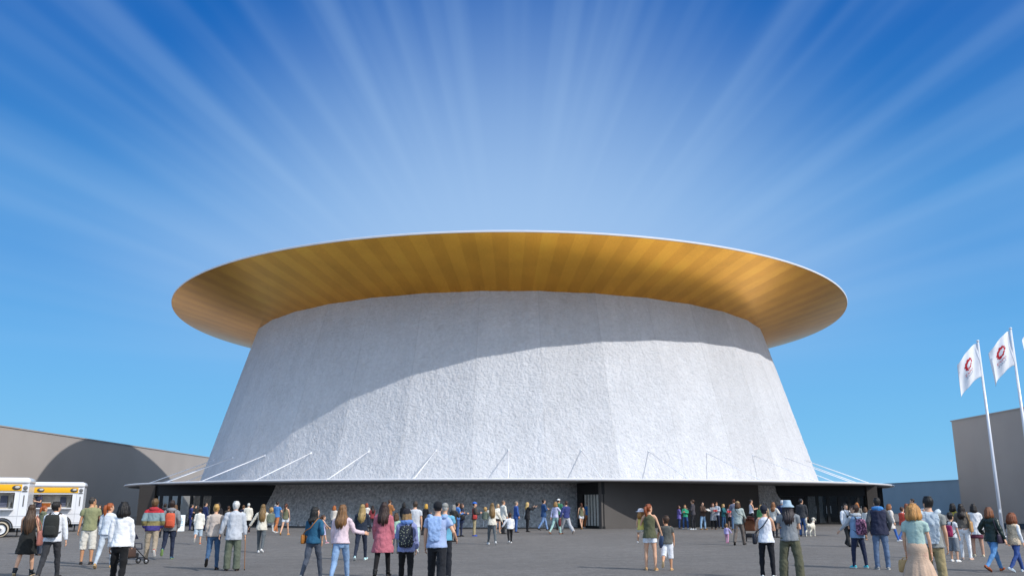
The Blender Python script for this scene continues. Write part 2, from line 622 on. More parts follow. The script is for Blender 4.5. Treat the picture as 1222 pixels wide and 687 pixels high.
def make_hair(g, hair, body, sh, tz, T, fk, hf, XF, vox):
    st, colr = hair[0], hair[1]
    hs = hair[2] if len(hair) > 2 else 1.
    HM = g.HM
    q = NB()
    rng = random.Random(sum(map(ord, colr)) * 7 + int(hs * 100))
    zlow = {'short': 1.535, 'crop': 1.56, 'bob': 1.50, 'long': 1.50, 'pony': 1.535, 'bun': 1.535, 'fluffy': 1.52, 'curly': 1.50, 'fringe': 1.54}.get(st, 1.53)
    zs = [1.49, 1.52, 1.55, 1.58, 1.61, 1.64, 1.665, 1.69, 1.71, 1.725, 1.733]
    thick = {'crop': 1.06, 'short': 1.12, 'fluffy': 1.22, 'curly': 1.2, 'bob': 1.17, 'long': 1.13, 'bun': 1.09, 'pony': 1.09}.get(st, 1.12)
    ph = rng.uniform(0, 6)
    n = 28
    rows = []
    hx = V3((1, 0, 0))
    for z in zs:
        zz = 1.49 + (z - 1.49) * .965
        rx, ry, yo = lerp_tab(HEAD, min(zz, 1.7185))
        if z > 1.72: rx, ry = rx * 2.2 if z < 1.73 else .012, ry * 2.2 if z < 1.73 else .015
        row = []
        for k in range(n):
            t = 2 * math.pi * k / n
            fr = math.sin(t)                   # +1 front
            rip = .03 * math.sin(7 * t + ph + z * 9) + .02 * math.sin(13 * t - z * 22 + ph)
            if st in ('curly', 'fluffy'): rip *= 2.
            f = thick + rip
            line = 1.672 - .02 * math.sin(3 * t + ph)     # hairline on the forehead
            if fr > .25 and z < line: f = .90
            elif fr > -.1 and z < 1.585 and st not in ('bob', 'long', 'curly'): f = .90
            elif z < zlow: f = .90
            row.append(q.verts.new(HM @ V3((rx * f * math.cos(t), yo + ry * f * math.sin(t) - (.006 if f > 1 else 0), z + (.004 if z > 1.7 else 0)))))
        rows.append(row)
    for a, b in zip(rows, rows[1:]):
        for k in range(n): q.faces.new((a[k], a[(k + 1) % n], b[(k + 1) % n], b[k]))
    q.faces.new(rows[0][::-1]); q.faces.new(rows[-1])
    n = 44
    jit = [rng.uniform(-.07, .07) for _ in range(n + 1)]
    jl = [rng.uniform(-.045, .045) for _ in range(n + 1)]
    if st in ('bob', 'curly'):
        zl = 1.44 if st == 'bob' else 1.40
        rw = []
        for i, z in enumerate((1.70, 1.67, 1.63, 1.58, 1.53, 1.49, 1.46, zl)):
            row = []
            for k in range(n + 1):
                t = math.pi * .86 + (math.pi * 1.28) * k / n
                wv = (1 + .05 * math.sin(9 * t + ph + i * .9) * (1.8 if st == 'curly' else .7)) * (1 + jit[k] * min(1, i / 4))
                ex = .060 + .034 * min(1, i / 2.) + (.012 if 3 < i < 6 else 0) - (.012 if i == 7 else 0)
                row.append(V3((ex * hs * wv * math.cos(t), -.004 + (ex + .020) * hs * wv * math.sin(t), z + (jl[k] * .4 if i > 5 else 0))))
            rw.append(row)
        shell(q, rw, HM, .016)
    if st == 'long':
        zend = hair[3] if len(hair) > 3 else 1.2
        rw = []
        N = 11
        for i in range(N):
            t_ = i / (N - 1)
            z = 1.70 + (zend - 1.70) * t_
            row = []
            for k in range(n + 1):
                t = math.pi * .90 + (math.pi * 1.20) * k / n
                wav = .04 * math.sin(9 * t + ph + i * 1.1) + .03 * math.sin(17 * t - i * 1.7)
                a = .060 + .045 * min(1, t_ * 4)
                if z < 1.47: a += .020
                if t_ > .8: a -= .05 * (t_ - .8) / .2
                wav += jit[k] * min(1, t_ * 3)
                ax, ay = a * hs * (1 + wav), (a + .010) * (1 + wav)
                yc = -.006
                if z < 1.46: yc = -.022 - .02 * min(1, (1.46 - z) / .1)
                row.append(V3((ax * math.cos(t), yc + ay * math.sin(t), z + jl[k] * max(0, t_ - .55) * 2.2)))
            rw.append(row)
        shell(q, rw, HM, .020)
    if st == 'pony':
        tube(q, [HM @ V3(p) for p in ((0, -.085, 1.655), (0, -.125, 1.65), (.004, -.14, 1.58), (.0, -.125, 1.48), (-.004, -.115, hair[3] if len(hair) > 3 else 1.40))],
             [r * hs * hf for r in (.022, .036, .040, .034, .012)], 10, rnd=True)
    if st == 'bun':
        ell(q, (0, -.115, 1.645), (.048 * hs, .042 * hs, .048 * hs), M=HM)
    q.transform(XF)
    obj('hair', q, hairmat(colr), body)


def shell(q, rw, HM, th):
    """a curtain of hair with thickness"""
    o = [[q.verts.new(HM @ p) for p in row] for row in rw]
    i_ = []
    for row in rw:
        c = sum(row, V3()) / len(row)
        i_.append([q.verts.new(HM @ (p + (V3((0, 0, p.z)) - p) * min(.45, th / max((p - V3((0, 0, p.z))).length, .03)))) for p in row])
    m = len(rw[0])
    for a, b in ((o, 1), (i_, -1)):
        for r, s_ in zip(a, a[1:]):
            for k in range(m - 1):
                f = (r[k], r[k + 1], s_[k + 1], s_[k])
                q.faces.new(f if b > 0 else f[::-1])
    for k in range(m - 1):
        q.faces.new((o[0][k], i_[0][k], i_[0][k + 1], o[0][k + 1]))
        q.faces.new((o[-1][k], o[-1][k + 1], i_[-1][k + 1], i_[-1][k]))
    for r in range(len(rw) - 1):
        q.faces.new((o[r][0], o[r + 1][0], i_[r + 1][0], i_[r][0]))
        q.faces.new((o[r][-1], i_[r][-1], i_[r + 1][-1], o[r + 1][-1]))


def make_hat(g, hat, body, XF):
    st, colr = hat
    HM = g.HM
    q = NB()
    nm = 'cap'

    def hr(lst, f=None): loft(q, [(HM @ V3((0, yo, z)), rx * HM.median_scale, ry * HM.median_scale, (HM.to_3x3() @ X).normalized(), (HM.to_3x3() @ Y).normalized()) for z, rx, ry, yo in lst], 24, fac=f)
    if st == 'cap':
        hr([(1.645, .088, .112, -.004), (1.67, .087, .110, -.005), (1.70, .078, .098, -.006), (1.725, .058, .072, -.006), (1.74, .03, .036, -.006), (1.744, .008, .008, -.006)])
        pts = [HM @ V3((0, y, z)) for y, z in ((.07, 1.655), (.12, 1.652), (.165, 1.640))]
        tube(q, pts, [(.078 * HM.median_scale, .006), (.074 * HM.median_scale, .006), (.045 * HM.median_scale, .005)], 14, side=(HM.to_3x3() @ X).normalized())
    elif st == 'bucket':
        nm = 'bucket_hat'
        hr([(1.600, .150, .168, -.004), (1.615, .148, .166, -.004), (1.665, .098, .120, -.004), (1.72, .088, .106, -.004), (1.752, .080, .096, -.004), (1.758, .06, .07, -.004)],
           lambda i, t: 1 + .03 * math.sin(5 * t + i))
    elif st == 'beanie':
        nm = 'beanie'
        hr([(1.615, .086, .110, -.010), (1.645, .090, .113, -.010), (1.69, .086, .106, -.012), (1.73, .066, .084, -.015), (1.755, .035, .05, -.018), (1.76, .01, .01, -.018)])
    elif st == 'sunhat':
        nm = 'sun_hat'
        hr([(1.640, .150, .165, -.004), (1.648, .150, .165, -.004), (1.66, .092, .114, -.004), (1.70, .086, .105, -.006), (1.735, .06, .075, -.006), (1.742, .02, .02, -.006)])
    q.transform(XF)
    obj(nm, q, cloth(colr), body)


# ------------------------------------------------------------------ things people carry (each its own thing, in the carrier's frame)
def thing_mesh(g, name, bm, mats, label, cat, group=None):
    bm.transform(g.XF)
    o = obj(name, bm, mats)
    tag(o, label, cat, group)
    g.things.append(o)
    return o


def part_mesh(g, name, bm, mats, parent):
    bm.transform(g.XF)
    return obj(name, bm, mats, parent)


def hand(g, side):
    S, E, W, u, f, sg = g.arms[0 if side == 'L' else 1]
    return W + f * .09, f


def rbox(bm, c, w, d, h, mi=0, top=.85, n=24, p=2.7):
    """soft rounded box, w along x, d along y, h up"""
    c = V3(c)

    def sq(i, t):
        a, b = abs(math.cos(t)), abs(math.sin(t))
        return 1 / (a ** p + b ** p) ** (1 / p)
    rg = [(c + Z * h * z, w / 2 * k, d / 2 * k2, X, Y) for z, k, k2 in ((-.5, .78, .6), (-.46, .93, .85), (-.36, 1, 1), (.1, .98, .98), (.32, .94, .92), (.44, top, .8), (.49, top * .75, .55), (.5, top * .4, .3))]
    loft(bm, rg, n, mi, fac=sq)


def backpack(g, label, colr, w=.30, h=.44, d=.15, z=1.20, strap='#222222', pocket=None, material=None, sling=False):
    k = g.k
    q = NB()
    y = -.135 - d / 2
    rbox(q, (0, y, z * k), w, d, h * (k + .0))
    o = thing_mesh(g, 'backpack', q, material or cloth(colr, 'bag_cloth'), label, 'backpack', 'bags carried by the visitors')
    q = NB()
    rbox(q, (0, y - d * .46, (z - h * .2) * k), w * .74, d * .42, h * .42 * k)
    part_mesh(g, 'pocket', q, material or cloth(pocket or colr, 'bag_cloth'), o)
    q = NB()
    tube(q, [(-.03, y + d * .3, (z + h * .48) * k), (0, y + .1 * d, (z + h * .56) * k), (.03, y + d * .3, (z + h * .48) * k)], .008, 6)
    part_mesh(g, 'handle', q, cloth(strap), o)
    for sg in ((-1, 1) if not sling else (1,)):
        q = NB()
        x = sg * .085
        tube(q, [(x, y + d * .35, (z + h * .42) * k), (x * 1.1, -.10, 1.45 * k), (x * 1.15, -.02, 1.485 * k), (x * 1.2, .09, 1.43 * k), (x * 1.3, .155, 1.30 * k), (x * 1.7, .10, 1.12 * k), (x * 1.8, -.06, 1.06 * k), (x * 1.3, y + d * .4, (z - h * .34) * k)],
             [(.022, .007)] * 8, 8, side=X)
        part_mesh(g, 'strap', q, cloth(strap), o)
    return o


def shoulder_bag(g, label, colr, side=1, w=.24, h=.26, d=.09, z=.98, x=.25, cross=True, y=0., name='shoulder_bag', strap=None, top=.9):
    k = g.k
    q = NB()
    rbox(q, V3((0, 0, 0)), w, d, h, top=top)
    M = Matrix.Translation((side * x, y, z * k)) @ Matrix.Rotation(R_(90), 4, 'Z')
    q.transform(M)
    o = thing_mesh(g, name, q, mat('leather', colr, .5, noise_scale=12., noise_amt=.12, bump=.2, bump_scale=50.), label, 'bag', 'bags carried by the visitors')
    q = NB()
    zt = z * k + h * .45
    if cross:
        pts = [(side * x, y - .05, zt), (side * .17, -.12, (z + .2) * k), (side * .04, -.155, 1.24 * k), (-side * .07, -.13, 1.39 * k), (-side * .115, -.04, 1.475 * k), (-side * .10, .08, 1.43 * k), (side * .03, .16, 1.25 * k), (side * .17, .13, (z + .2) * k), (side * x, y + .05, zt)]
    else:
        pts = [(side * x, y - .06, zt), (side * (x - .02), -.12, 1.2 * k), (side * .17, -.10, 1.39 * k), (side * .15, -.01, 1.475 * k), (side * .17, .08, 1.40 * k), (side * (x - .02), .12, 1.2 * k), (side * x, y + .06, zt)]
    tube(q, pts, [(.012, .006)] * len(pts), 6)
    part_mesh(g, 'strap', q, mat('leather', strap or colr, .5), o)
    return o


def handbag(g, label, colr, side='R', w=.26, h=.20, d=.08, drop=.10, rot=90, name='handbag', handle=True, clutch=False):
    hp, f = hand(g, side)
    q = NB()
    rbox(q, V3((0, 0, 0)), w, d, h, top=.9)
    zz = hp.z - (drop + h / 2 if not clutch else .02)
    M = Matrix.Translation((hp.x, hp.y, zz)) @ Matrix.Rotation(R_(rot), 4, 'Z')
    q.transform(M)
    o = thing_mesh(g, name, q, mat('leather', colr, .5, noise_scale=12., noise_amt=.15, bump=.2, bump_scale=50.), label, 'bag', 'bags carried by the visitors')
    if handle and not clutch:
        q = NB()
        for s_ in (-1, 1):
            pts = [M @ V3((x * w * .3, s_ * d * .3, zz_)) for x, zz_ in ((-1, h * .42), (-.7, h * .5 + drop * .8), (0, h * .5 + drop), (.7, h * .5 + drop * .8), (1, h * .42))]
            tube(q, pts, .007, 6)
        part_mesh(g, 'handle', q, mat('leather', colr, .5), o)
    return o


def held_panel(g, label, colr, name, cat, w=.2, h=.28, side='R', tilt=35, fold=True, up=.03):
    hl, f = hand(g, 'L')
    hr_, f2 = hand(g, 'R')
    c = (hl + hr_) / 2 if side == 'B' else (hr_ if side == 'R' else hl)
    M = Matrix.Translation((c.x, c.y + .02, c.z + up)) @ Matrix.Rotation(R_(-tilt), 4, 'X')
    q = NB()
    box(q, (-w / 2, -h / 2, 0), (0 if fold else w / 2, h / 2, .006), M=M @ Matrix.Rotation(R_(12 if fold else 0), 4, 'Y'))
    if fold: box(q, (.001, -h / 2, 0), (w / 2, h / 2, .006), M=M @ Matrix.Rotation(R_(-12), 4, 'Y'))
    return thing_mesh(g, name, q, mat(name, colr, .5), label, cat, None)


def cloth_drape(g, label, colr, side='L', name='folded_jacket', w=.16, h=.42, off=(0, 0, 0), cat='jacket', grp='jackets carried by the visitors'):
    hp, f = hand(g, side)
    q = NB()
    c = hp + V3(off)
    loft(q, [(c + V3((0, 0, .03)), .03, .03, X, Y), (c, w * .35, .05, X, Y), (c - Z * h * .3, w * .5, .07, X, Y), (c - Z * h * .65, w * .55, .06, X, Y), (c - Z * h, w * .42, .045, X, Y)], 20,
         fac=lambda i, t: 1 + .12 * math.sin(5 * t + i) + .08 * math.sin(9 * t))
    return thing_mesh(g, name, q, cloth(colr), label, cat, grp)


def smartphone(g, label, side='R', dz=.05, tilt=70):
    hp, f = hand(g, side)
    q = NB()
    M = Matrix.Translation((hp.x, hp.y + .02, hp.z + dz)) @ Matrix.Rotation(R_(tilt), 4, 'X')
    box(q, (-.037, -.075, -.005), (.037, .075, .005), M=M, bev=.003)
    return thing_mesh(g, 'smartphone', q, mat('phone', '#15161a', .25), label, 'phone', 'phones held by the visitors')


def walking_cane(g, label, side='R'):
    hp, f = hand(g, side)
    q = NB()
    b = V3((hp.x + .03, hp.y + .05, -g.dz))
    t = hp + V3((0, .0, .03))
    tube(q, [b, t, t + V3((0, .03, .03)), t + V3((0, .09, .03)), t + V3((0, .11, .0))], [.009, .011, .011, .011, .010], 8, rnd=True)
    o = thing_mesh(g, 'walking_cane', q, mat('cane_wood', '#9a6a3c', .5, noise_scale=20.), label, 'cane')
    q = NB()
    tube(q, [b, b + V3((0, 0, .03))], .013, 8)
    part_mesh(g, 'rubber_tip', q, mat('rubber', '#191919', .9), o)


def person(fx, fy, ty, hd, label, H=None, acc=None, dx=0., **kw):
    p = ground(fx, fy)
    h = H or height_at(p, ty)
    pxh = fy - ty
    g = build_person(label, h, px=pxh, **kw)
    g.things = []
    phi = math.degrees(math.atan2(p.x, p.y))
    if acc:
        for fn in acc: fn(g)
    M = Matrix.Translation(p) @ Matrix.Rotation(R_(-(hd + phi)), 4, 'Z')
    g.M = M
    for o in [g.o] + g.things: o.matrix_world = M
    g.things.clear()
    g.H = h
    return g


def carried(g, off, hd, label, H, **kw):
    """a child on the arm of the person g; off in the carrier's frame"""
    c = build_person(label, H, grounded=False, **kw)
    c.things = []
    p = g.M @ V3(off)
    z = p.z - .93 * c.k * c.s
    R3 = g.M.to_euler().z
    c.M = Matrix.Translation((p.x, p.y, z)) @ Matrix.Rotation(R3 - R_(hd), 4, 'Z')
    c.o.matrix_world = c.M
    return c
# ------------------------------------------------------------------ sun, sky
SUN_AZ, SUN_EL = R_(-36), R_(38)
S_DIR = V3((math.cos(SUN_AZ) * math.cos(SUN_EL), math.sin(SUN_AZ) * math.cos(SUN_EL), math.sin(SUN_EL)))
sun = bpy.data.lights.new('sun', 'SUN')
sun.energy = 2.65
sun.angle = R_(.5)
sun.color = (1, .965, .93)
suno = bpy.data.objects.new('sun', sun)
COL.objects.link(suno)
suno.rotation_euler = S_DIR.to_track_quat('Z', 'Y').to_euler()
suno.location = (60, -40, 60)

wd = bpy.data.worlds.new('World')
SC.world = wd
wd.use_nodes = True
nt = wd.node_tree
N, Lk = nt.nodes, nt.links
bg = N['Background']
bg.inputs['Strength'].default_value = .12
sky = N.new('ShaderNodeTexSky')
sky.sky_type = 'NISHITA'
sky.sun_disc = False
sky.sun_elevation = SUN_EL
sky.sun_rotation = math.atan2(S_DIR.x, S_DIR.y)
sky.air_density = 1.0
sky.dust_density = .3
sky.ozone_density = 2.0


def mth(op, a, b=None, c=None, clamp=False):
    n = N.new('ShaderNodeMath')
    n.operation = op
    n.use_clamp = clamp
    for i, v in enumerate((a, b, c)):
        if v is None: continue
        if hasattr(v, 'is_output'): Lk.new(v, n.inputs[i])
        else: n.inputs[i].default_value = v
    return n.outputs[0]


def mixc(f, a, b):
    n = N.new('ShaderNodeMix')
    n.data_type = 'RGBA'
    for i, v in ((0, f), (6, a), (7, b)):
        if hasattr(v, 'is_output'): Lk.new(v, n.inputs[i])
        else: n.inputs[i].default_value = v
    return n.outputs[2]


tc = N.new('ShaderNodeTexCoord')
sx = N.new('ShaderNodeSeparateXYZ')
Lk.new(tc.outputs['Generated'], sx.inputs[0])
dx_, dy_, dz_ = sx.outputs
elev = mth('MULTIPLY', mth('ARCSINE', dz_), 180 / math.pi)
# sky colour by height; overhead, out of view, paled to add fill light
ramp = N.new('ShaderNodeValToRGB')
Lk.new(mth('DIVIDE', elev, 90., clamp=True), ramp.inputs[0])
STOPS = [(0, '#8cc8f2'), (3.5, '#76c0f0'), (9, '#64b0ec'), (14, '#5aa0e2'), (18.5, '#4d95da'), (23, '#307dcb'), (28, '#176abf'), (34, '#0a5eb4'), (44, '#9fb8d4'), (90, '#d2dcea')]
cr = ramp.color_ramp
while len(cr.elements) < len(STOPS): cr.elements.new(.5)
for e, (a, h) in zip(cr.elements, STOPS):
    e.position = a / 90
    e.color = lin(h)
air = N.new('ShaderNodeVectorMath')
air.operation = 'SCALE'
Lk.new(ramp.outputs[0], air.inputs[0])
air.inputs['Scale'].default_value = .80 / .12
base = mixc(.96, sky.outputs[0], air.outputs[0])
# pale rays painted into the sky, spreading from a point low behind the hall
E0 = R_(7.5)
v = mth('SUBTRACT', mth('MULTIPLY', dz_, math.cos(E0)), mth('MULTIPLY', dy_, math.sin(E0)))
w_ = mth('ADD', mth('MULTIPLY', dz_, math.sin(E0)), mth('MULTIPLY', dy_, math.cos(E0)))
ang = mth('ARCTAN2', v, dx_)
rad = mth('ARCCOSINE', w_)
cv = N.new('ShaderNodeCombineXYZ')
Lk.new(mth('MULTIPLY', ang, 6.3), cv.inputs[0])
Lk.new(mth('MULTIPLY', rad, .55), cv.inputs[1])
nz = N.new('ShaderNodeTexNoise')
nz.inputs['Scale'].default_value = 2.1
nz.inputs['Detail'].default_value = 1.5
nz.inputs['Roughness'].default_value = .55
Lk.new(cv.outputs[0], nz.inputs['Vector'])
st = N.new('ShaderNodeMapRange')
st.interpolation_type = 'SMOOTHSTEP'
st.inputs['From Min'].default_value = .34
st.inputs['From Max'].default_value = .80
Lk.new(nz.outputs['Fac'], st.inputs['Value'])
fd = N.new('ShaderNodeMapRange')       # streaks begin away from their vanishing point and only in the upper sky
fd.interpolation_type = 'SMOOTHSTEP'
fd.inputs['From Min'].default_value = .13
fd.inputs['From Max'].default_value = .36
Lk.new(rad, fd.inputs['Value'])
fe = N.new('ShaderNodeMapRange')
fe.interpolation_type = 'SMOOTHSTEP'
fe.inputs['From Min'].default_value = 4.
fe.inputs['From Max'].default_value = 15.
Lk.new(elev, fe.inputs['Value'])
streak = mth('MULTIPLY', mth('MULTIPLY', st.outputs[0], fd.outputs[0]), mth('MULTIPLY', fe.outputs[0], .19))
white = [c * .80 / .12 for c in lin('#a9cdf2')[:3]] + [1]
c1 = mixc(streak, base, white)
# pale glow painted into the sky around the place the rays spread from
vl = N.new('ShaderNodeMapRange')
vl.interpolation_type = 'SMOOTHSTEP'
vl.inputs['From Min'].default_value = .54
vl.inputs['From Max'].default_value = .14
Lk.new(rad, vl.inputs['Value'])
fv = N.new('ShaderNodeMapRange')
fv.interpolation_type = 'SMOOTHSTEP'
fv.inputs['From Min'].default_value = 5.
fv.inputs['From Max'].default_value = 16.
Lk.new(elev, fv.inputs['Value'])
veil = mth('MULTIPLY', mth('MULTIPLY', vl.outputs[0], fv.outputs[0]), .76)
c2 = mixc(veil, c1, [c * .80 / .12 for c in lin('#b0cff3')[:3]] + [1])
# unseen sky behind the camera and round the sun, brightened to fill the shade
sd = mth('ADD', mth('MULTIPLY', dx_, S_DIR.x), mth('ADD', mth('MULTIPLY', dy_, S_DIR.y), mth('MULTIPLY', dz_, S_DIR.z)))
au = mth('POWER', mth('MAXIMUM', sd, 0.), 3.)
hz_ = N.new('ShaderNodeMapRange')
hz_.interpolation_type = 'SMOOTHSTEP'
hz_.inputs['From Min'].default_value = .05
hz_.inputs['From Max'].default_value = -.75
Lk.new(dy_, hz_.inputs['Value'])
c3 = mixc(mth('MULTIPLY', hz_.outputs[0], .75), c2, [.51 / .12, .75 / .12, 1.10 / .12, 1])
c4 = mixc(mth('MULTIPLY', au, .6), c3, [1.1 / .12, 1.06 / .12, 1.0 / .12, 1])
Lk.new(c4, bg.inputs['Color'])

SC.view_settings.view_transform = 'Standard'
SC.view_settings.look = 'None'
SC.view_settings.exposure = .32
SC.view_settings.gamma = 1
SC.view_settings.use_curve_mapping = False
SC.cycles.max_bounces = 6
SC.cycles.use_denoising = True

# ------------------------------------------------------------------ ground
bm = NB()
bmesh.ops.create_grid(bm, x_segments=4, y_segments=4, size=3000)
gm = bpy.data.materials.new('asphalt')
gm.use_nodes = True
t = gm.node_tree
b = t.nodes['Principled BSDF']
b.inputs['Roughness'].default_value = .9
b.inputs['Specular IOR Level'].default_value = .2
tcg = t.nodes.new('ShaderNodeTexCoord')


def tnoise(t, scale, detail, src, rough=.5):
    n = t.nodes.new('ShaderNodeTexNoise')
    n.inputs['Scale'].default_value = scale
    n.inputs['Detail'].default_value = detail
    n.inputs['Roughness'].default_value = rough
    t.links.new(src, n.inputs['Vector'])
    return n.outputs['Fac']


def tmap(t, val, a, b, c, d):
    r = t.nodes.new('ShaderNodeMapRange')
    for k_, x in zip(('From Min', 'From Max', 'To Min', 'To Max'), (a, b, c, d)): r.inputs[k_].default_value = x
    t.links.new(val, r.inputs['Value'])
    return r.outputs[0]


def tm(t, op, a, b):
    n = t.nodes.new('ShaderNodeMath')
    n.operation = op
    for i, x in enumerate((a, b)):
        if hasattr(x, 'is_output'): t.links.new(x, n.inputs[i])
        else: n.inputs[i].default_value = x
    return n.outputs[0]


src = tcg.outputs['Object']
big = tmap(t, tnoise(t, .09, 4, src), .3, .7, .86, 1.14)
mid = tmap(t, tnoise(t, 1.6, 4, src, .65), .3, .7, .86, 1.14)
fine = tmap(t, tnoise(t, 28., 3, src, .8), .3, .7, .62, 1.38)
fine2 = tmap(t, tnoise(t, 7., 3, src, .8), .3, .7, .78, 1.22)
fac = tm(t, 'MULTIPLY', tm(t, 'MULTIPLY', big, mid), tm(t, 'MULTIPLY', fine, fine2))
sc = t.nodes.new('ShaderNodeVectorMath')
sc.operation = 'SCALE'
sc.inputs[0].default_value = (.166, .156, .148)
t.links.new(fac, sc.inputs['Scale'])
t.links.new(sc.outputs[0], b.inputs['Base Color'])
bp = t.nodes.new('ShaderNodeBump')
bp.inputs['Strength'].default_value = .25
bp.inputs['Distance'].default_value = .015
t.links.new(tnoise(t, 34., 4, src, .7), bp.inputs['Height'])
t.links.new(bp.outputs[0], b.inputs['Normal'])
o = obj('ground', bm, gm, smooth=False)
tag(o, kind='structure')

# ------------------------------------------------------------------ the hall
D = 90.0
CX = -.24
A0, B0 = .335 * D, .29            # wall radius = A0 - B0 * (z - EYE)
RIM, HRIM = 33.34, 19.47
ZT, RT = 17.25, .335 * D - .29 * (17.25 - EYE)
hall = empty('event_hall', (CX, D, 0))
tag(hall, 'round white textured hall with a wide golden overhanging roof disc', 'building')

NF = 36


def facet(th):
    """distance factor of a 36-sided polygon drawn a little towards a circle"""
    d = math.pi / NF
    a = (th % (2 * d)) - d
    return 1 - 1. * (1 - math.cos(d) / math.cos(a))


def wall_r(z):
    return A0 - B0 * (z - EYE)


# fine skin of the wall, denser where the plaza sees it
th = []
a = -R_(112)
while a < R_(112):
    th.append(a)
    a += R_(.255)
while a < R_(248) - 1e-6:
    th.append(a)
    a += R_(2)
nzs = 128
verts, faces = [], []
for i in range(nzs + 1):
    z = -.05 + (ZT + .4) * i / nzs
    r = wall_r(z)
    for tt in th:
        u = tt * 31
        q = V3((u * 1.25 + z * .35, z * 1.25, 0))
        n1 = noise.noise(q * 1.3) * .35 + noise.noise(q * 2.6 + V3((9, 3, 1))) * .6 + noise.noise(q * 4.6) * .4
        n1 = (.45 - abs(n1)) * .9 + noise.noise(q * 1.9 + V3((4, 4, 9))) * .5
        rr = r * facet(tt + math.pi / NF) + n1 * .075
        verts.append((rr * math.sin(tt), -rr * math.cos(tt), z))
nt_ = len(th)
for i in range(nzs):
    for j in range(nt_):
        k2 = (j + 1) % nt_
        faces.append((i * nt_ + j, i * nt_ + k2, (i + 1) * nt_ + k2, (i + 1) * nt_ + j))
wm = bpy.data.materials.new('textured_membrane')
wm.use_nodes = True
t = wm.node_tree
b = t.nodes['Principled BSDF']
b.inputs['Roughness'].default_value = .75
b.inputs['Specular IOR Level'].default_value = .25
tcw = t.nodes.new('ShaderNodeTexCoord')
src = tcw.outputs['Object']
stain = tmap(t, tnoise(t, .5, 5, src, .6), .3, .7, .95, 1.04)
# each of the 36 panels a touch different
sp = t.nodes.new('ShaderNodeSeparateXYZ')
t.links.new(src, sp.inputs[0])
pa = tm(t, 'FLOOR', tm(t, 'ADD', tm(t, 'MULTIPLY', tm(t, 'ARCTAN2', sp.outputs[0], tm(t, 'MULTIPLY', sp.outputs[1], -1.)), NF / (2 * math.pi)), .5), 0)
wn = t.nodes.new('ShaderNodeTexWhiteNoise')
wn.noise_dimensions = '1D'
t.links.new(pa, wn.inputs['W'])
pan = tmap(t, wn.outputs['Value'], 0, 1, .93, 1.03)
streaks = t.nodes.new('ShaderNodeMapping')
streaks.inputs['Scale'].default_value = (1, 1, .06)
t.links.new(src, streaks.inputs['Vector'])
stk = tmap(t, tnoise(t, 1.3, 4, streaks.outputs[0], .6), .3, .7, .94, 1.03)
edge = tm(t, 'ABSOLUTE', tm(t, 'SUBTRACT', tm(t, 'FRACT', tm(t, 'ADD', tm(t, 'MULTIPLY', tm(t, 'ARCTAN2', sp.outputs[0], tm(t, 'MULTIPLY', sp.outputs[1], -1.)), NF / (2 * math.pi)), .5), 0) if 0 else tm(t, 'SUBTRACT', tm(t, 'ADD', tm(t, 'MULTIPLY', tm(t, 'ARCTAN2', sp.outputs[0], tm(t, 'MULTIPLY', sp.outputs[1], -1.)), NF / (2 * math.pi)), .5), pa), .5), 0)
seam = tmap(t, edge, .487, .496, 1., .91)
stk = tm(t, 'MULTIPLY', stk, seam)
grain = tmap(t, tnoise(t, 4.2, 4, src, .7), .3, .7, .90, 1.08)
fac = tm(t, 'MULTIPLY', tm(t, 'MULTIPLY', stain, pan), tm(t, 'MULTIPLY', stk, grain))
sc = t.nodes.new('ShaderNodeVectorMath')
sc.operation = 'SCALE'
sc.inputs[0].default_value = (.655, .662, .682)
t.links.new(fac, sc.inputs['Scale'])
t.links.new(sc.outputs[0], b.inputs['Base Color'])
bp = t.nodes.new('ShaderNodeBump')
bp.inputs['Strength'].default_value = 1.
bp.inputs['Distance'].default_value = .17
t.links.new(tnoise(t, 5.2, 4, src, .65), bp.inputs['Height'])
t.links.new(bp.outputs[0], b.inputs['Normal'])
# same wall below the canopy; paler base, relief shading painted in as speckle
wm2 = bpy.data.materials.new('wall_painted_relief')
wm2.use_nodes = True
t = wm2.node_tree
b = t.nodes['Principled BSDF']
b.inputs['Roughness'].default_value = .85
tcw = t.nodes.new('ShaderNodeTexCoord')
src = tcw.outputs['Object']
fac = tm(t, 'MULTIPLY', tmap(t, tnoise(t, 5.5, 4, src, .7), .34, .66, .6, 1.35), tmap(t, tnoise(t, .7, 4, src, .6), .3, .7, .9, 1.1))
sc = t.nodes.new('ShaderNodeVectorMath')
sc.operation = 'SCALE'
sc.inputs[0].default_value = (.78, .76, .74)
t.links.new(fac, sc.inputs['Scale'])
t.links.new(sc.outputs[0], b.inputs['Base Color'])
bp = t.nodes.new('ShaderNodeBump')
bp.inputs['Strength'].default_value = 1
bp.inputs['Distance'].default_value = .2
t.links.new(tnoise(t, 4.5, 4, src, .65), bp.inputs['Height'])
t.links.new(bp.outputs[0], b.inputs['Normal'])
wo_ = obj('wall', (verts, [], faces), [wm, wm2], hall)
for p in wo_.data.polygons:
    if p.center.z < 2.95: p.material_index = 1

# roof disc
whitem = mat('white_metal', '#e9e9ec', .45, noise_scale=.6, noise_amt=.03)
bm = NB()
n = 180
prof = [(RIM - .02, HRIM), (RIM, HRIM + .02), (RIM + .02, HRIM + .12), (RIM - .05, HRIM + .16), (RIM - 1.5, HRIM + .45), (20, HRIM + 1.3), (6, HRIM + 1.6)]
rows = []
for r, z in prof:
    rows.append([bm.verts.new((r * math.sin(2 * math.pi * k / n), -r * math.cos(2 * math.pi * k / n), z)) for k in range(n)])
for p, q in zip(rows, rows[1:]):
    for k in range(n): bm.faces.new((p[k], p[(k + 1) % n], q[(k + 1) % n], q[k]))
bm.faces.new(rows[-1])
obj('roof', bm, whitem, hall, smooth=False)

# gilded soffit: radial strips in two tones


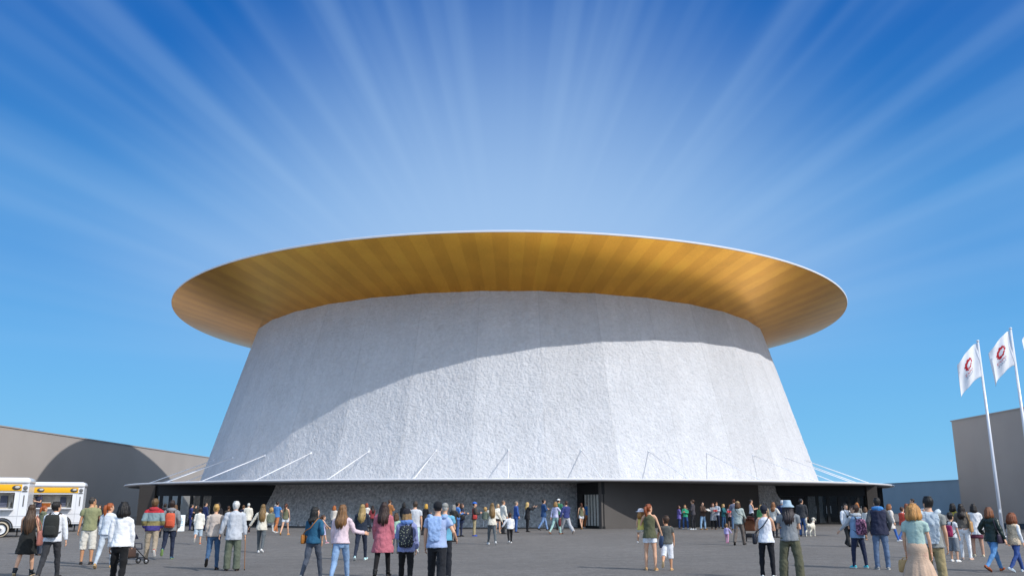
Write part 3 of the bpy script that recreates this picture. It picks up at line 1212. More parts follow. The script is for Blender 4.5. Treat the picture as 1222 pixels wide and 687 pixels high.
def gold(name, c):
    m = bpy.data.materials.new(name)
    m.use_nodes = True
    t = m.node_tree
    b = t.nodes['Principled BSDF']
    b.inputs['Metallic'].default_value = .95
    b.inputs['Roughness'].default_value = .27
    tcg = t.nodes.new('ShaderNodeTexCoord')
    f = tm(t, 'MULTIPLY', tmap(t, tnoise(t, .35, 4, tcg.outputs['Object']), .3, .7, .88, 1.1), tmap(t, tnoise(t, 9, 3, tcg.outputs['Object'], .7), .3, .7, .9, 1.1))
    s_ = t.nodes.new('ShaderNodeVectorMath')
    s_.operation = 'SCALE'
    s_.inputs[0].default_value = c
    t.links.new(f, s_.inputs['Scale'])
    t.links.new(s_.outputs[0], b.inputs['Base Color'])
    bb = t.nodes.new('ShaderNodeBump')
    bb.inputs['Strength'].default_value = .06
    bb.inputs['Distance'].default_value = .05
    t.links.new(tnoise(t, 3., 3, tcg.outputs['Object']), bb.inputs['Height'])
    t.links.new(bb.outputs[0], b.inputs['Normal'])
    return m


bm = NB()
rows = []
rr_ = [RIM - .03, 32.2, 31, 29.8, 28.6, 27.4, 26.2, RT - .6]
for r in rr_:
    z = ZT + (HRIM - ZT) * ((r - RT) / (RIM - RT))
    rows.append([bm.verts.new((r * math.sin(2 * math.pi * k / n), -r * math.cos(2 * math.pi * k / n), z)) for k in range(n)])
for p, q in zip(rows, rows[1:]):
    for k in range(n):
        f = bm.faces.new((p[k], q[k], q[(k + 1) % n], p[(k + 1) % n]))
        f.material_index = k % 2
obj('soffit', bm, [gold('gold_panel_light', (.97, .465, .046)), gold('gold_panel_dark', (.86, .40, .038))], hall, smooth=False)

# canopy ring
RC, ZC = 35.7, 2.86
bm = NB()
prof = [(29.2, ZC - .02), (RC - .35, ZC), (RC, ZC + .06), (RC + .02, ZC + .13), (RC - .03, ZC + .17), (RC - 1.2, ZC + .19), (29.2, ZC + .22)]
rows = []
for r, z in prof:
    rows.append([bm.verts.new((r * math.sin(2 * math.pi * k / n), -r * math.cos(2 * math.pi * k / n), z)) for k in range(n)])
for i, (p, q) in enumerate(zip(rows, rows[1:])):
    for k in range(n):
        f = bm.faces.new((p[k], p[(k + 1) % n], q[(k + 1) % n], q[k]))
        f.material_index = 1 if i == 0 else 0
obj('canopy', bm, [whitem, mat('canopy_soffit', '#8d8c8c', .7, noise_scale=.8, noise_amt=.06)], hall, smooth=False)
# stay rods every ten degrees, with small fixing plates
rodm = mat('white_paint', '#eceef2', .35)
bm = NB()
r1, z1, r2, z2 = 34.3, ZC + .18, wall_r(5.1) - .05, 5.1
tube(bm, [(0, -r1, z1), (0, -r2, z2)], .030, 8)
box(bm, (-.06, -r1 - .10, z1 - .02), (.06, -r1 + .10, z1 + .06), bev=.02)
box(bm, (-.05, -r2 - .02, z2 - .08), (.05, -r2 + .12, z2 + .08), bev=.02)
rod = obj('stay_rod', bm, rodm, hall)
for i in range(36):
    if i == 0: continue
    c = copy_tree(rod, hall)
    c.rotation_euler = (0, 0, R_(i * 10))

# dark entrance blocks under the canopy (hall coordinates: subtract the hall's place)
HX, HY = -CX, -D
blackm = mat('black_metal', '#17181a', .5, noise_scale=1.2, noise_amt=.12)
browm = mat('dark_bronze', '#3a3531', .6, noise_scale=1., noise_amt=.08)
glassm = bpy.data.materials.new('glass')
glassm.use_nodes = True
gb = glassm.node_tree.nodes['Principled BSDF']
gb.inputs['Base Color'].default_value = (.75, .8, .8, 1)
gb.inputs['Roughness'].default_value = .02
gb.inputs['Transmission Weight'].default_value = 1
gb.inputs['IOR'].default_value = 1.45
pale = mat('pale_stone', '#d8d6cc', .8, noise_scale=14., noise_amt=.18, bump=.4, bump_scale=20.)


def entrance(xs, y, x_out, pier_w, side, mulls, ztrans=2.07, ztop=ZC - .035):
    """xs: inner end at the wall; x_out: outer end; glazed front facing the plaza"""
    e = empty('entrance', (0, 0, 0))
    e.parent = hall
    lo, hi = min(xs, x_out), max(xs, x_out)
    bm = NB()
    box(bm, (lo + HX, y + HY, ztrans), (hi + HX, y + .25 + HY, ztop))
    obj('fascia', bm, blackm, e, smooth=False)
    bm = NB()
    a, b_ = sorted((x_out, x_out - side * pier_w))
    box(bm, (a + HX, y - .25 + HY, 0), (b_ + HX, y + .5 + HY, ztop - .004))
    obj('pier', bm, browm, e, smooth=False)
    bm = NB()
    a, b_ = sorted((xs, x_out - side * (pier_w + .003)))
    box(bm, (a + HX, y + .3 + HY, .003), (b_ + HX, y + 7 + HY, .02))
    obj('vestibule', bm, blackm, e, smooth=False)
    fr = NB()
    for m_ in mulls:
        box(fr, (m_ - .10 + HX, y + .02 + HY, .02), (m_ + .10 + HX, y + .20 + HY, ztrans - .003))
    box(fr, (min(mulls) - .099 + HX, y + .035 + HY, .004), (max(mulls) + .099 + HX, y + .185 + HY, .10))
    f = obj('door_frame', fr, blackm, e, smooth=False)
    for p, q in zip(mulls, mulls[1:]):
        bm = NB()
        box(bm, (p + .103 + HX, y + .10 + HY, .103), (q - .103 + HX, y + .115 + HY, ztrans - .006))
        hx_ = q - .16 if p < (lo + hi) / 2 else p + .16
        cyl(bm, (hx_ + HX, y - .02 + HY, .8), (hx_ + HX, y - .02 + HY, 1.35), .022, 8, 1)
        for hz_2 in (.85, 1.3): cyl(bm, (hx_ + HX, y - .02 + HY, hz_2), (hx_ + HX, y + .099 + HY, hz_2), .012, 6, 1)
        obj('glass_door', bm, [glassm, mat('handle_steel', '#b5b6b8', .3, metal=.8)], e, smooth=False)
    return e


def mx(px, y): return ray(px, 615).x * y


yl = 65.6
entrance(-17.2, yl, mx(165, yl), 1.15, -1, [mx(q, yl) for q in (179, 190, 201, 211.5, 226.5, 238.5, 252)])
yr = 68.2
er = entrance(20.2, yr, mx(1048, yr), .8, 1, [mx(q, yr) for q in (964, 977, 989.5, 1003, 1015, 1026, 1037)])
bm = NB()
box(bm, (mx(984, yr + 6) + HX, yr + 6 + HY, 0), (mx(1056, yr + 6) + HX, yr + 6.2 + HY, ZC - .04))
obj('vestibule_wall', bm, blackm, er, smooth=False)
# solid black end panel beside the doors where the block meets the leaning wall
for x0, x1, yy, hb in ((mx(253.5, yl), -17.0, yl, 0), (19.9, mx(962, yr), yr, 0)):
    bm = NB()
    box(bm, (x0 + HX, yy + .03 + HY, .005), (x1 + HX, yy + .22 + HY, 2.067))
    obj('end_panel', bm, blackm, hall, smooth=False)

# black ticket block in the middle: louvred end and long plain face
pa_, pb = ground(718, 630.6), ground(906, 627.2)
pc = ground(689, 629.6)
pa_ = V3((pa_.x, 56.0, 0))
pc = V3((mx(689, 59.2), 59.2, 0))
pb = V3((mx(907, 65.4), 65.4, 0))
blk = empty('entrance', (0, 0, 0))
blk.parent = hall
off = V3((HX, HY, 0))
zt = ZC - .03
pd = pb + V3((-1.5, 2.5, 0))
pe = pc + V3((2, 4, 0))
bm = NB()


def wallq(bm, p, q, z0, z1, th_, inset=0.):
    d = (q - p).normalized()
    nrm = V3((d.y, -d.x, 0))
    p, q = p - nrm * inset, q - nrm * inset
    vs = [p, q, q - nrm * th_, p - nrm * th_]
    lo = [bm.verts.new(v_ + off + Z * z0) for v_ in vs]
    hi = [bm.verts.new(v_ + off + Z * z1) for v_ in vs]
    for i in range(4): bm.faces.new((lo[i], lo[(i + 1) % 4], hi[(i + 1) % 4], hi[i]))
    bm.faces.new(lo[::-1]); bm.faces.new(hi)


fm = mat('dark_cladding', '#5a5653', .6, noise_scale=.5, noise_amt=.06)
wallq(bm, pa_, pb, .004, zt, .25)
obj('front_panel', bm, fm, blk, smooth=False)
bm = NB()
dd = (pa_ - pc).normalized()
ee = pa_ - dd * .003 + V3((-.004, .004, 0))
wallq(bm, pc, ee, 2.1, zt, .25, .003)
wallq(bm, pc, pc.lerp(ee, .24), .004, 2.097, .25, .003)
wallq(bm, pc.lerp(ee, .245), ee, .004, .16, .25, .003)
obj('louvre_surround', bm, blackm, blk, smooth=False)
bm = NB()
wallq(bm, pc.lerp(ee, .245), ee, .163, 2.095, .05, .16)
obj('louvre_backing', bm, blackm, blk, smooth=False)
for i in range(6):
    a_ = .28 + i * .122
    bm = NB()
    wallq(bm, pc.lerp(ee, a_), pc.lerp(ee, a_ + .062), .165, 2.09, .05, .07)
    obj('louvre_slat', bm, pale, blk, smooth=False)

# ------------------------------------------------------------------ other buildings
greige = mat('painted_wall', '#b0a8a1', .8, noise_scale=.25, noise_amt=.04)
bm = NB()
box(bm, (-75, 20, -.1), (-45, 132, 8.1))
o = obj('exhibition_building', bm, [greige], smooth=False)
tag(o, 'long low beige exhibition building behind the food trailers', 'building')
bm = NB()
box(bm, (-45.02, 19.9, 8.1), (-44.93, 132.1, 8.2))
obj('coping', bm, greige, o, smooth=False)
bm = NB()
box(bm, (36.4, 15, -.1), (70, 72.6, 8.1))
o = obj('exhibition_building', bm, [mat('painted_wall_grey', '#a29f9d', .8, noise_scale=.25, noise_amt=.05)], smooth=False)
tag(o, 'tall plain grey building behind the white flags', 'building')
bm = NB()
box(bm, (36.33, 14.9, 8.1), (36.45, 72.7, 8.18))
obj('coping', bm, mat('painted_wall_grey', '#a29f9d', .8, noise_scale=.25, noise_amt=.05), o, smooth=False)
bm = NB()
box(bm, (62, 100, -.1), (95, 165, 4.65))
o = obj('exhibition_building', bm, [mat('painted_wall_blue', '#94a1a8', .8, noise_scale=.25, noise_amt=.05)], smooth=False)
tag(o, 'low blue-grey building at the far end of the plaza', 'building')
bm = NB()
box(bm, (61.92, 99.9, 4.65), (62.1, 165.1, 4.74))
obj('coping', bm, mat('painted_wall_blue', '#94a1a8', .8, noise_scale=.25, noise_amt=.05), o, smooth=False)
# low dark kerb walls that close the plaza
km = mat('dark_blue_kerb', '#34414d', .7, noise_scale=1., noise_amt=.1)
for pts, lab in (([(-44.9, 63.9), (-28.3, 63.9)], 'low dark blue kerb wall between the beige building and the glass entrance'),
                 ([(28.4, 64.5), (30.2, 58), (31.8, 53.8), (36.3, 53.6)], 'low dark blue kerb wall between the glass entrance and the grey building')):
    bm = NB()
    for p, q in zip(pts, pts[1:]):
        p, q = V3((*p, 0)), V3((*q, 0))
        d = (q - p).normalized()
        nr = V3((d.y, -d.x, 0)) * .12
        lo = [bm.verts.new(v_) for v_ in (p - nr, q - nr, q + nr, p + nr)]
        hi = [bm.verts.new(v_ + Z * .34) for v_ in (p - nr, q - nr, q + nr, p + nr)]
        for i in range(4): bm.faces.new((lo[i], lo[(i + 1) % 4], hi[(i + 1) % 4], hi[i]))
        bm.faces.new(lo[::-1]); bm.faces.new(hi)
    o = obj('low_wall', bm, km, smooth=False)
    tag(o, lab, 'low wall')

# ------------------------------------------------------------------ flags
polem = mat('pole_paint', '#dfe3ea', .3, metal=.1)
redm = mat('emblem_red', '#c01828', .7)
bluem = mat('lettering_grey', '#7d8aa5', .7)
flagm = mat('flag_cloth', '#e6e9ef', .8, noise_scale=3, noise_amt=.03, bump=.2, bump_scale=30)


def flagpole(px_top, py_top, base, ph, lab_p, lab_f):
    d = ray(px_top, py_top)
    dist = base.y
    zt_ = EYE + d.z * dist
    x = d.x * dist
    o = empty('flagpole', (x, dist, 0))
    tag(o, lab_p, 'flagpole', 'flagpoles beside the plaza')
    bm = NB()
    tube(bm, [(0, 0, 0), (0, 0, 3), (0, 0, zt_)], [.085, .075, .05], 16)
    obj('pole', bm, polem, o)
    bm = NB()
    ell(bm, (0, 0, zt_ + .05), (.075, .075, .06))
    obj('finial', bm, polem, o)
    bm = NB()
    cyl(bm, (0, 0, .004), (0, 0, .05), .2, 16)
    for k in range(4):
        a = k * math.pi / 2 + .78
        cyl(bm, (.15 * math.cos(a), .15 * math.sin(a), .05), (.15 * math.cos(a), .15 * math.sin(a), .09), .022, 6)
    obj('base_plate', bm, polem, o)
    bm = NB()
    tube(bm, [(-.06, -.07, 1.2), (-.06, -.06, zt_ - .2)], .008, 5)
    box(bm, (-.09, -.11, 1.1), (-.02, -.07, 1.25), bev=.01)
    obj('halyard', bm, polem, o)
    # flag surface: u from the pole outward (to -x), v down
    Wf, Hf = 1.28, 1.66

    def fs(u, v, off_=0.):
        droop = 1.12 * (u ** 1.35)
        wv = .10 * math.sin(u * 6.5 + v * 2.2 + ph) * u + .05 * math.sin(u * 12 - v * 3 + ph)
        p = V3((-.06 - u * Wf * (1 - .05 * u), wv - .25 * u + off_, zt_ - .06 - v * Hf * (1 - .04 * u) - droop))
        return p
    bm = NB()
    nu, nv = 26, 34
    g0 = [[bm.verts.new(fs(i / nu, j / nv, -.003)) for i in range(nu + 1)] for j in range(nv + 1)]
    g1 = [[bm.verts.new(fs(i / nu, j / nv, .003)) for i in range(nu + 1)] for j in range(nv + 1)]
    for j in range(nv):
        for i in range(nu):
            bm.faces.new((g0[j][i], g0[j][i + 1], g0[j + 1][i + 1], g0[j + 1][i]))
            bm.faces.new((g1[j][i], g1[j + 1][i], g1[j + 1][i + 1], g1[j][i + 1]))
    for j in range(nv):
        bm.faces.new((g0[j][0], g0[j + 1][0], g1[j + 1][0], g1[j][0]))
        bm.faces.new((g0[j][nu], g1[j][nu], g1[j + 1][nu], g0[j + 1][nu]))
    for i in range(nu):
        bm.faces.new((g0[0][i], g1[0][i], g1[0][i + 1], g0[0][i + 1]))
        bm.faces.new((g0[nv][i], g0[nv][i + 1], g1[nv][i + 1], g1[nv][i]))
    me = bpy.data.meshes.new('flag')
    fl = obj('flag', bm, flagm, None)
    fl.location = (x, dist, 0)
    tag(fl, lab_f, 'flag', 'white flags with red ring emblem')

    def decal(name, polys, m):
        bm = NB()
        for side_, of in ((1, -.009), (-1, .009)):
            for pl in polys:
                vs = [bm.verts.new(fs(u, v, of)) for u, v in pl]
                bm.faces.new(vs if side_ > 0 else vs[::-1])
        me = bpy.data.meshes.new(name)
        bm.to_mesh(me)
        bm.free()
        me.materials.append(m)
        q = bpy.data.objects.new(name, me)
        COL.objects.link(q)
        q.parent = fl
    # emblem: an uneven ring of joined lobes
    rng = random.Random(5)
    polys = []
    cu, cv_ = .50, .37
    K = 10
    for i in range(K):
        a = 2 * math.pi * i / K
        rr = .135 + rng.uniform(-.022, .022)
        c_ = (cu + rr * math.cos(a), cv_ + rr * .92 * math.sin(a) * Wf / Hf * 1.25)
        ra, rb = rng.uniform(.034, .068), rng.uniform(.038, .062)
        ro = rng.uniform(0, 3)
        pl = []
        for k in range(12):
            t_ = -2 * math.pi * k / 12
            e1, e2 = ra * math.cos(t_), rb * math.sin(t_)
            pl.append((c_[0] + e1 * math.cos(ro) - e2 * math.sin(ro), c_[1] + (e1 * math.sin(ro) + e2 * math.cos(ro)) * Wf / Hf))
        polys.append(pl)
    decal('emblem', polys, redm)

    def word(txt, v0, hgt, wid, m, name):
        cu_ = bpy.data.curves.new('t', 'FONT')
        cu_.body = txt
        cu_.size = 1
        cu_.resolution_u = 2
        to = bpy.data.objects.new('t', cu_)
        COL.objects.link(to)
        bpy.context.view_layer.update()
        me = bpy.data.meshes.new_from_object(to.evaluated_get(bpy.context.evaluated_depsgraph_get()))
        bpy.data.objects.remove(to)
        xs_ = [v_.co.x for v_ in me.vertices]
        ys_ = [v_.co.y for v_ in me.vertices]
        x0, x1, y0, y1 = min(xs_), max(xs_), min(ys_), max(ys_)
        # facing the plaza the flag flies to -x, so u runs from the word's end to its start
        polys = []
        for p in me.polygons:
            pl = []
            for vi in p.vertices:
                c_ = me.vertices[vi].co
                u = .5 + wid * (.5 - (c_.x - x0) / (x1 - x0))
                v_ = v0 + hgt * (1 - (c_.y - y0) / (y1 - y0))
                pl.append((u, v_))
            polys.append(pl)
        decal(name, polys, m)
        bpy.data.meshes.remove(me)
    word('EXPO', .575, .075, .36, redm, 'lettering')
    word('2025', .665, .065, .34, bluem, 'lettering')


flagpole(1167, 408, V3((0, 42.5, 0)), .4, 'white flagpole standing behind the woman in the green leather jacket', 'white flag with red ring emblem, hanging lowest of the flags')
flagpole(1206, 393, V3((0, 40.8, 0)), 1.5, 'white flagpole between the other two flagpoles', 'white flag with red ring emblem flying high between the other two flags')
flagpole(1245.5, 377, V3((0, 39.2, 0)), 2.7, 'white flagpole at the edge of view, its flag only partly seen', 'white flag of which only the free edge is in view')

# ------------------------------------------------------------------ food trailers
tw = mat('trailer_white', '#e4e4e6', .3, noise_scale=1.5, noise_amt=.03, coat=.4)
yel = mat('trailer_yellow', '#eeb21c', .4, noise_scale=1.5, noise_amt=.04)
steel = mat('steel', '#cfc6b8', .45, metal=.15, noise_scale=3, noise_amt=.12)
copper = mat('copper', '#b3652a', .35, metal=.5)
tyre = mat('rubber', '#191919', .9)
cream = mat('whitewall', '#b9ad98', .8)
darki = mat('door_blue_grey', '#5d6173', .7)


def trailer(px_end, y, L_, rz, zt_, lab, wheel_px):
    """serving side faces the camera at depth y"""
    Dp = 2.1
    r_z = R_(rz)
    ex = mx(px_end, y)
    c0 = V3((ex - L_ / 2 * math.cos(r_z), y - L_ / 2 * math.sin(r_z), 0))
    o = empty('food_trailer', c0, r_z)
    dq = ray(wheel_px, 615)
    # where the line of sight to the wheel meets the serving side
    tt_ = (c0.y - math.tan(r_z) * c0.x) / (1 - math.tan(r_z) * dq.x)
    wheels = [(dq.x * tt_ - c0.x) / math.cos(r_z)]
    tag(o, lab, 'food trailer', 'white food trailers')
    Lh = L_ / 2
    z0 = .42
    zw0, zw1 = 1.30, 2.04      # window
    wx0, wx1 = -Lh + .45, Lh - .56
    T_ = .06
    bm = NB()
    # shell as panels round the window
    box(bm, (-Lh, 0, z0), (Lh, T_, zw0))
    box(bm, (-Lh, 0, zw0 + .001), (wx0, T_, zw1 - .001))
    box(bm, (wx1, 0, zw0 + .001), (Lh, T_, zw1 - .001))
    box(bm, (-Lh, 0, zw1), (Lh, T_, zt_ - .27))
    box(bm, (-Lh, Dp - T_, z0), (Lh, Dp, zt_ - .27))
    box(bm, (-Lh, T_ + .001, z0), (-Lh + T_, Dp - T_ - .001, zt_ - .27))
    box(bm, (Lh - T_, T_ + .001, z0), (Lh, Dp - T_ - .001, zt_ - .27))
    box(bm, (-Lh + T_, T_, z0 + .003), (Lh - T_, Dp - T_, z0 + .08))
    obj('body', bm, tw, o, smooth=False)
    # rounded roof
    bm = NB()
    box(bm, (-Lh - .04, -.05, zt_ - .268), (Lh + .04, Dp + .05, zt_))
    es = [e for e in bm.edges if abs(e.verts[0].co.z - zt_) < .01 and abs(e.verts[1].co.z - zt_) < .01] + \
         [e for e in bm.edges if abs(e.verts[0].co.z - e.verts[1].co.z) > .1]
    bmesh.ops.bevel(bm, geom=es, offset=.17, segments=5, affect='EDGES', profile=.5)
    obj('roof', bm, tw, o)
    bm = NB()
    box(bm, (-Lh + .05, -.030, zw1 + .08), (Lh - .30, -.002, zw1 + .38), bev=.012)
    band = obj('yellow_band', bm, yel, o)
    for lx in (Lh - .52, 0.1, -Lh + .9):
        bm = NB()
        ell(bm, (lx, -.05, zw1 + .23), (.19, .03, .11), 0, 14)
        ell(bm, (lx + .03, -.075, zw1 + .25), (.11, .02, .06), 1, 12)
        obj('badge', bm, [mat('badge_dark', '#4c4a48', .4), mat('badge_light', '#c9c4ba', .4)], band)
    # end cap seam, vents, trim
    bm = NB()
    for zz, hh in ((zw1 + .045, .02), (zw0 - .34, .018), (z0 + .06, .03)):
        box(bm, (-Lh + .01, -.014, zz), (Lh - .01, -.002, zz + hh))
    box(bm, (Lh - .36, -.010, z0 + .1), (Lh - .345, -.002, zt_ - .36))
    obj('trim', bm, mat('trim_grey', '#b9babd', .4), o, smooth=False)
    bm = NB()
    ell(bm, (Lh - .15, -.02, zw1 + .22), (.10, .03, .10), 0, 12)
    box(bm, (Lh - .26, -.05, zw1 + .05), (Lh - .06, -.004, zw1 + .10), bev=.01)
    box(bm, (Lh - .19, -.02, zw0 + .1), (Lh - .14, -.004, zw1 - .12), bev=.004)
    obj('vent', bm, mat('vent_grey', '#6d6c6b', .5), o)
    # serving window: frame, shelf, kitchen
    bm = NB()
    for a_, b_ in (((wx0 - .03, zw0 - .03), (wx1 + .03, zw0)), ((wx0 - .03, zw1), (wx1 + .03, zw1 + .03)), ((wx0 - .03, zw0 + .001), (wx0, zw1 - .001)), ((wx1, zw0 + .001), (wx1 + .03, zw1 - .001))):
        box(bm, (a_[0], -.016, a_[1]), (b_[0], .01, b_[1]))
    w = obj('serving_window', bm, tw, o, smooth=False)
    bm = NB()
    box(bm, (wx0 - .02, -.30, zw0 - .07), (wx1 + .02, -.018, zw0 - .035), bev=.01)
    obj('shelf', bm, mat('trim_grey', '#b9babd', .4), w)
    kit = NB()
    box(kit, (wx0 - .2, .62, zw0 - .3), (wx1 + .2, .68, zw1 + .2), 0)
    box(kit, (wx0 - .1, .42, z0 + .09), (wx1 + .1, .615, zw0 + .05), 0)
    nsh = max(2, int((wx1 - wx0) / .8))
    for i in range(nsh):
        cx_ = wx0 + (wx1 - wx0) * (i + .5) / nsh
        if i % 2 == 0:
            box(kit, (cx_ - .22, .44, zw0 + .052), (cx_ + .22, .61, zw0 + .26), 1, bev=.03)
            box(kit, (cx_ - .24, .44, zw0 + .265), (cx_ + .24, .61, zw0 + .31), 0)
        else:
            box(kit, (cx_ - .20, .5, zw0 + .052), (cx_ + .1, .61, zw0 + .60), 2)
            cyl(kit, (cx_ + .22, .52, zw0 + .05), (cx_ + .22, .52, zw0 + .3), .06, 10, 0)
        box(kit, (cx_ + .3, .5, zw0 + .3), (cx_ + .33, .61, zw1 + .1), 0)
    obj('kitchen', kit, [steel, copper, darki], w, smooth=False)
    bm = NB()
    tube(bm, [(wx1 - .35, .05, zw1 - .16), (wx1 - .02, -.03, zw1 - .06)], .012, 6)
    tube(bm, [(wx0 + .35, .05, zw1 - .16), (wx0 + .02, -.03, zw1 - .06)], .012, 6)
    obj('stay', bm, mat('vent_grey', '#6d6c6b', .5), w)
    for wx in wheels:
        wh = NB()
        M_ = Matrix.Translation((wx, -.02, .36))
        prof_ = [(.36, .10), (.36, -.02), (.345, -.075), (.29, -.09), (.22, -.085)]
        pr = [(r_, y_) for r_, y_ in prof_]
        rowsw = [[wh.verts.new(M_ @ V3((r_ * math.cos(2 * math.pi * k / 28), y_, r_ * math.sin(2 * math.pi * k / 28)))) for k in range(28)] for r_, y_ in pr]
        for i, (p, q) in enumerate(zip(rowsw, rowsw[1:])):
            for k in range(28):
                f = wh.faces.new((p[k], p[(k + 1) % 28], q[(k + 1) % 28], q[k]))
                f.material_index = 1 if i == 2 else 0
        wo = obj('wheel', wh, [tyre, cream], o)
        rm = NB()
        prr = [(.225, -.080), (.20, -.055), (.12, -.045), (.10, -.085), (.035, -.095), (.005, -.095)]
        rowsw = [[rm.verts.new(M_ @ V3((r_ * math.cos(2 * math.pi * k / 24), y_, r_ * math.sin(2 * math.pi * k / 24)))) for k in range(24)] for r_, y_ in prr]
        for i, (p, q) in enumerate(zip(rowsw, rowsw[1:])):
            for k in range(24): rm.faces.new((p[k], p[(k + 1) % 24], q[(k + 1) % 24], q[k]))
        ell(rm, M_ @ V3((0, -.10, 0)), (.055, .02, .055), 1, 10)
        obj('rim', rm, [mat('rim_white', '#dfe0e2', .35), mat('vent_grey', '#6d6c6b', .5)], wo)
        ar = NB()
        pts = [V3((wx + .47 * math.cos(a), -.03, .40 + .46 * math.sin(a))) for a in [math.pi * i / 14 for i in range(15)]]
        tube(ar, pts, [(.05, .028)] * 15, 8, side=Y)
        obj('wheel_arch', ar, mat('arch_dark', '#2b2a2a', .6), o)
        bk = NB()
        pts = [V3((wx + .40 * math.cos(a), -.008, .40 + .40 * math.sin(a))) for a in [math.pi * i / 14 for i in range(15)]]
        bk.faces.new([bk.verts.new(p) for p in pts] )
        r = bmesh.ops.extrude_face_region(bk, geom=bk.faces[:])
        for v_ in r['geom']:
            if isinstance(v_, bmesh.types.BMVert): v_.co.y -= .012
        obj('wheel_well', bk, mat('arch_dark', '#2b2a2a', .6), o, smooth=False)
    bm = NB()
    box(bm, (-Lh + .4, .2, .22), (Lh - .4, .3, .42))
    for lx in (-Lh + .35, Lh - .3):
        cyl(bm, (lx, .25, .004), (lx, .25, .42), .035, 8)
        cyl(bm, (lx, .25, .003), (lx, .25, .03), .09, 8)
    obj('chassis', bm, mat('arch_dark', '#2b2a2a', .6), o, smooth=False)
    return o


y1 = 42.6
trailer(30.5, y1, 4.6, 22, 2.74, 'white food trailer with yellow band, nearer one, cut off by the edge of view', 3)
y2 = 51.0
t2 = trailer(97, y2, 4.6, 22, 2.72, 'white food trailer with yellow band, farther one, whose vendor wears a dark cap', 74.5)

# ------------------------------------------------------------------ sign board by the doors
p = ground(213.5, 634)
o = empty('sign_board', (p.x, p.y, 0), R_(14))
tag(o, 'small white folding sign board with pale blue writing near the glass doors', 'sign board')
wb = mat('sign_white', '#eceff0', .5)
for sg in (-1, 1):
    bm = NB()
    M_ = Matrix.Translation((0, sg * .16, 0)) @ Matrix.Rotation(R_(sg * 10), 4, 'X')
    box(bm, (-.27, -.012, .03), (.27, .012, .92), M=M_, bev=.006)
    obj('panel', bm, wb, o)
    if sg < 0:
        bm = NB()
        rng = random.Random(3)
        for i, zz in enumerate((.72, .66, .56, .50, .44, .34)):
            x = -.19
            while x < .15:
                w = rng.uniform(.025, .06)
                box(bm, (x, -.0165, zz), (min(x + w, .19), -.0125, zz + .032), M=M_)
                x += w + .018
        obj('writing', bm, mat('sign_blue', '#6fb4d8', .6), o, smooth=False)
bm = NB()
cyl(bm, (-.2, 0, .86), (.2, 0, .86), .014, 8)
obj('hinge', bm, steel, o)
# ------------------------------------------------------------------ special pieces worn or carried


def sweater_back(g, label='pale blue sweater tied over the shoulders of the man in the black cap', colr='#8fb0e0', wide=False):
    q = NB()
    k = g.k
    w = .17 if wide else .13
    rings = []
    for z, ww, y in ((1.47, .09, -.075), (1.43, .15, -.125), (1.36, w, -.150), (1.25, w * .98, -.165), (1.12, w * .93, -.155), (1.02 if not wide else .98, w * .85, -.150), (.99 if not wide else .93, w * .6, -.148)):
        rings.append((V3((-.0 if wide else -.05, y, z * k)), ww, .024, X, Y))
    loft(q, rings, 28, fac=lambda i, t: 1 + .05 * math.sin(6 * t + i * .7) + .04 * math.sin(11 * t - i))
    for sg in (-1, 1):
        tube(q, [(sg * .13, -.10, 1.45 * k), (sg * .16, 0, 1.47 * k), (sg * .12, .11, 1.42 * k), (sg * .06, .16, 1.32 * k), (sg * .03, .165, 1.18 * k)], [.045, .045, .04, .038, .03], 10, rnd=True)
    o = thing_mesh(g, 'draped_sweater', q, cloth(colr), label, 'sweater', 'sweaters draped over shoulders')
    soft(o, .013 * g.s, 2, .016 * g.s, 9.)


def chest_camera(g):
    k = g.k
    q = NB()
    box(q, (-.075, .155, 1.17 * k), (.075, .215, 1.27 * k), bev=.012)
    o = thing_mesh(g, 'camera', q, mat('camera_black', '#16161a', .4), 'black camera on the chest of the person in the white shirt', 'camera')
    q = NB()
    tube(q, [(0, .21, 1.22 * k), (0, .29, 1.22 * k)], [.042, .038], 14)
    part_mesh(g, 'lens', q, mat('camera_black', '#16161a', .4), o)
    q = NB()
    tube(q, [(-.07, .17, 1.25 * k), (-.10, .14, 1.38 * k), (-.10, .02, 1.475 * k), (0, -.085, 1.49 * k), (.10, .02, 1.475 * k), (.10, .14, 1.38 * k), (.07, .17, 1.25 * k)], [(.014, .005)] * 7, 6)
    part_mesh(g, 'strap', q, cloth('#1c1c1e'), o)


def stripe_mat():
    m = bpy.data.materials.new('striped_cloth')
    m.use_nodes = True
    t = m.node_tree
    b = t.nodes['Principled BSDF']
    b.inputs['Roughness'].default_value = .85
    tc_ = t.nodes.new('ShaderNodeTexCoord')
    s_ = t.nodes.new('ShaderNodeSeparateXYZ')
    t.links.new(tc_.outputs['Object'], s_.inputs[0])
    r = t.nodes.new('ShaderNodeValToRGB')
    r.color_ramp.interpolation = 'CONSTANT'
    st_ = [(0, '#3c3678'), (.93, '#84794c'), (1.06, '#7c9297'), (1.285, '#b3222e')]
    while len(r.color_ramp.elements) < 4: r.color_ramp.elements.new(.5)
    for e, (z, c) in zip(r.color_ramp.elements, st_):
        e.position = z / 2
        e.color = lin(c)
    t.links.new(tmap(t, s_.outputs[2], 0, 2, 0, 1), r.inputs[0])
    t.links.new(r.outputs[0], b.inputs['Base Color'])
    return m


_SP = {'STRIPE': stripe_mat, 'LEATHER': lambda: mat('leather_jacket', '#20302b', .35, noise_scale=8., noise_amt=.2, bump=.4, bump_scale=30.),
       'FLUFF': lambda: mat('fluffy', '#d9c3a6', .95, noise_scale=30., noise_amt=.3, bump=1., bump_scale=45.)}
_bp = build_person


def build_person(*a, **k):
    t = k.get('top')
    if t and len(t) > 2 and isinstance(t[2], str): k['top'] = (t[0], t[1], _SP[t[2]]())
    return _bp(*a, **k)


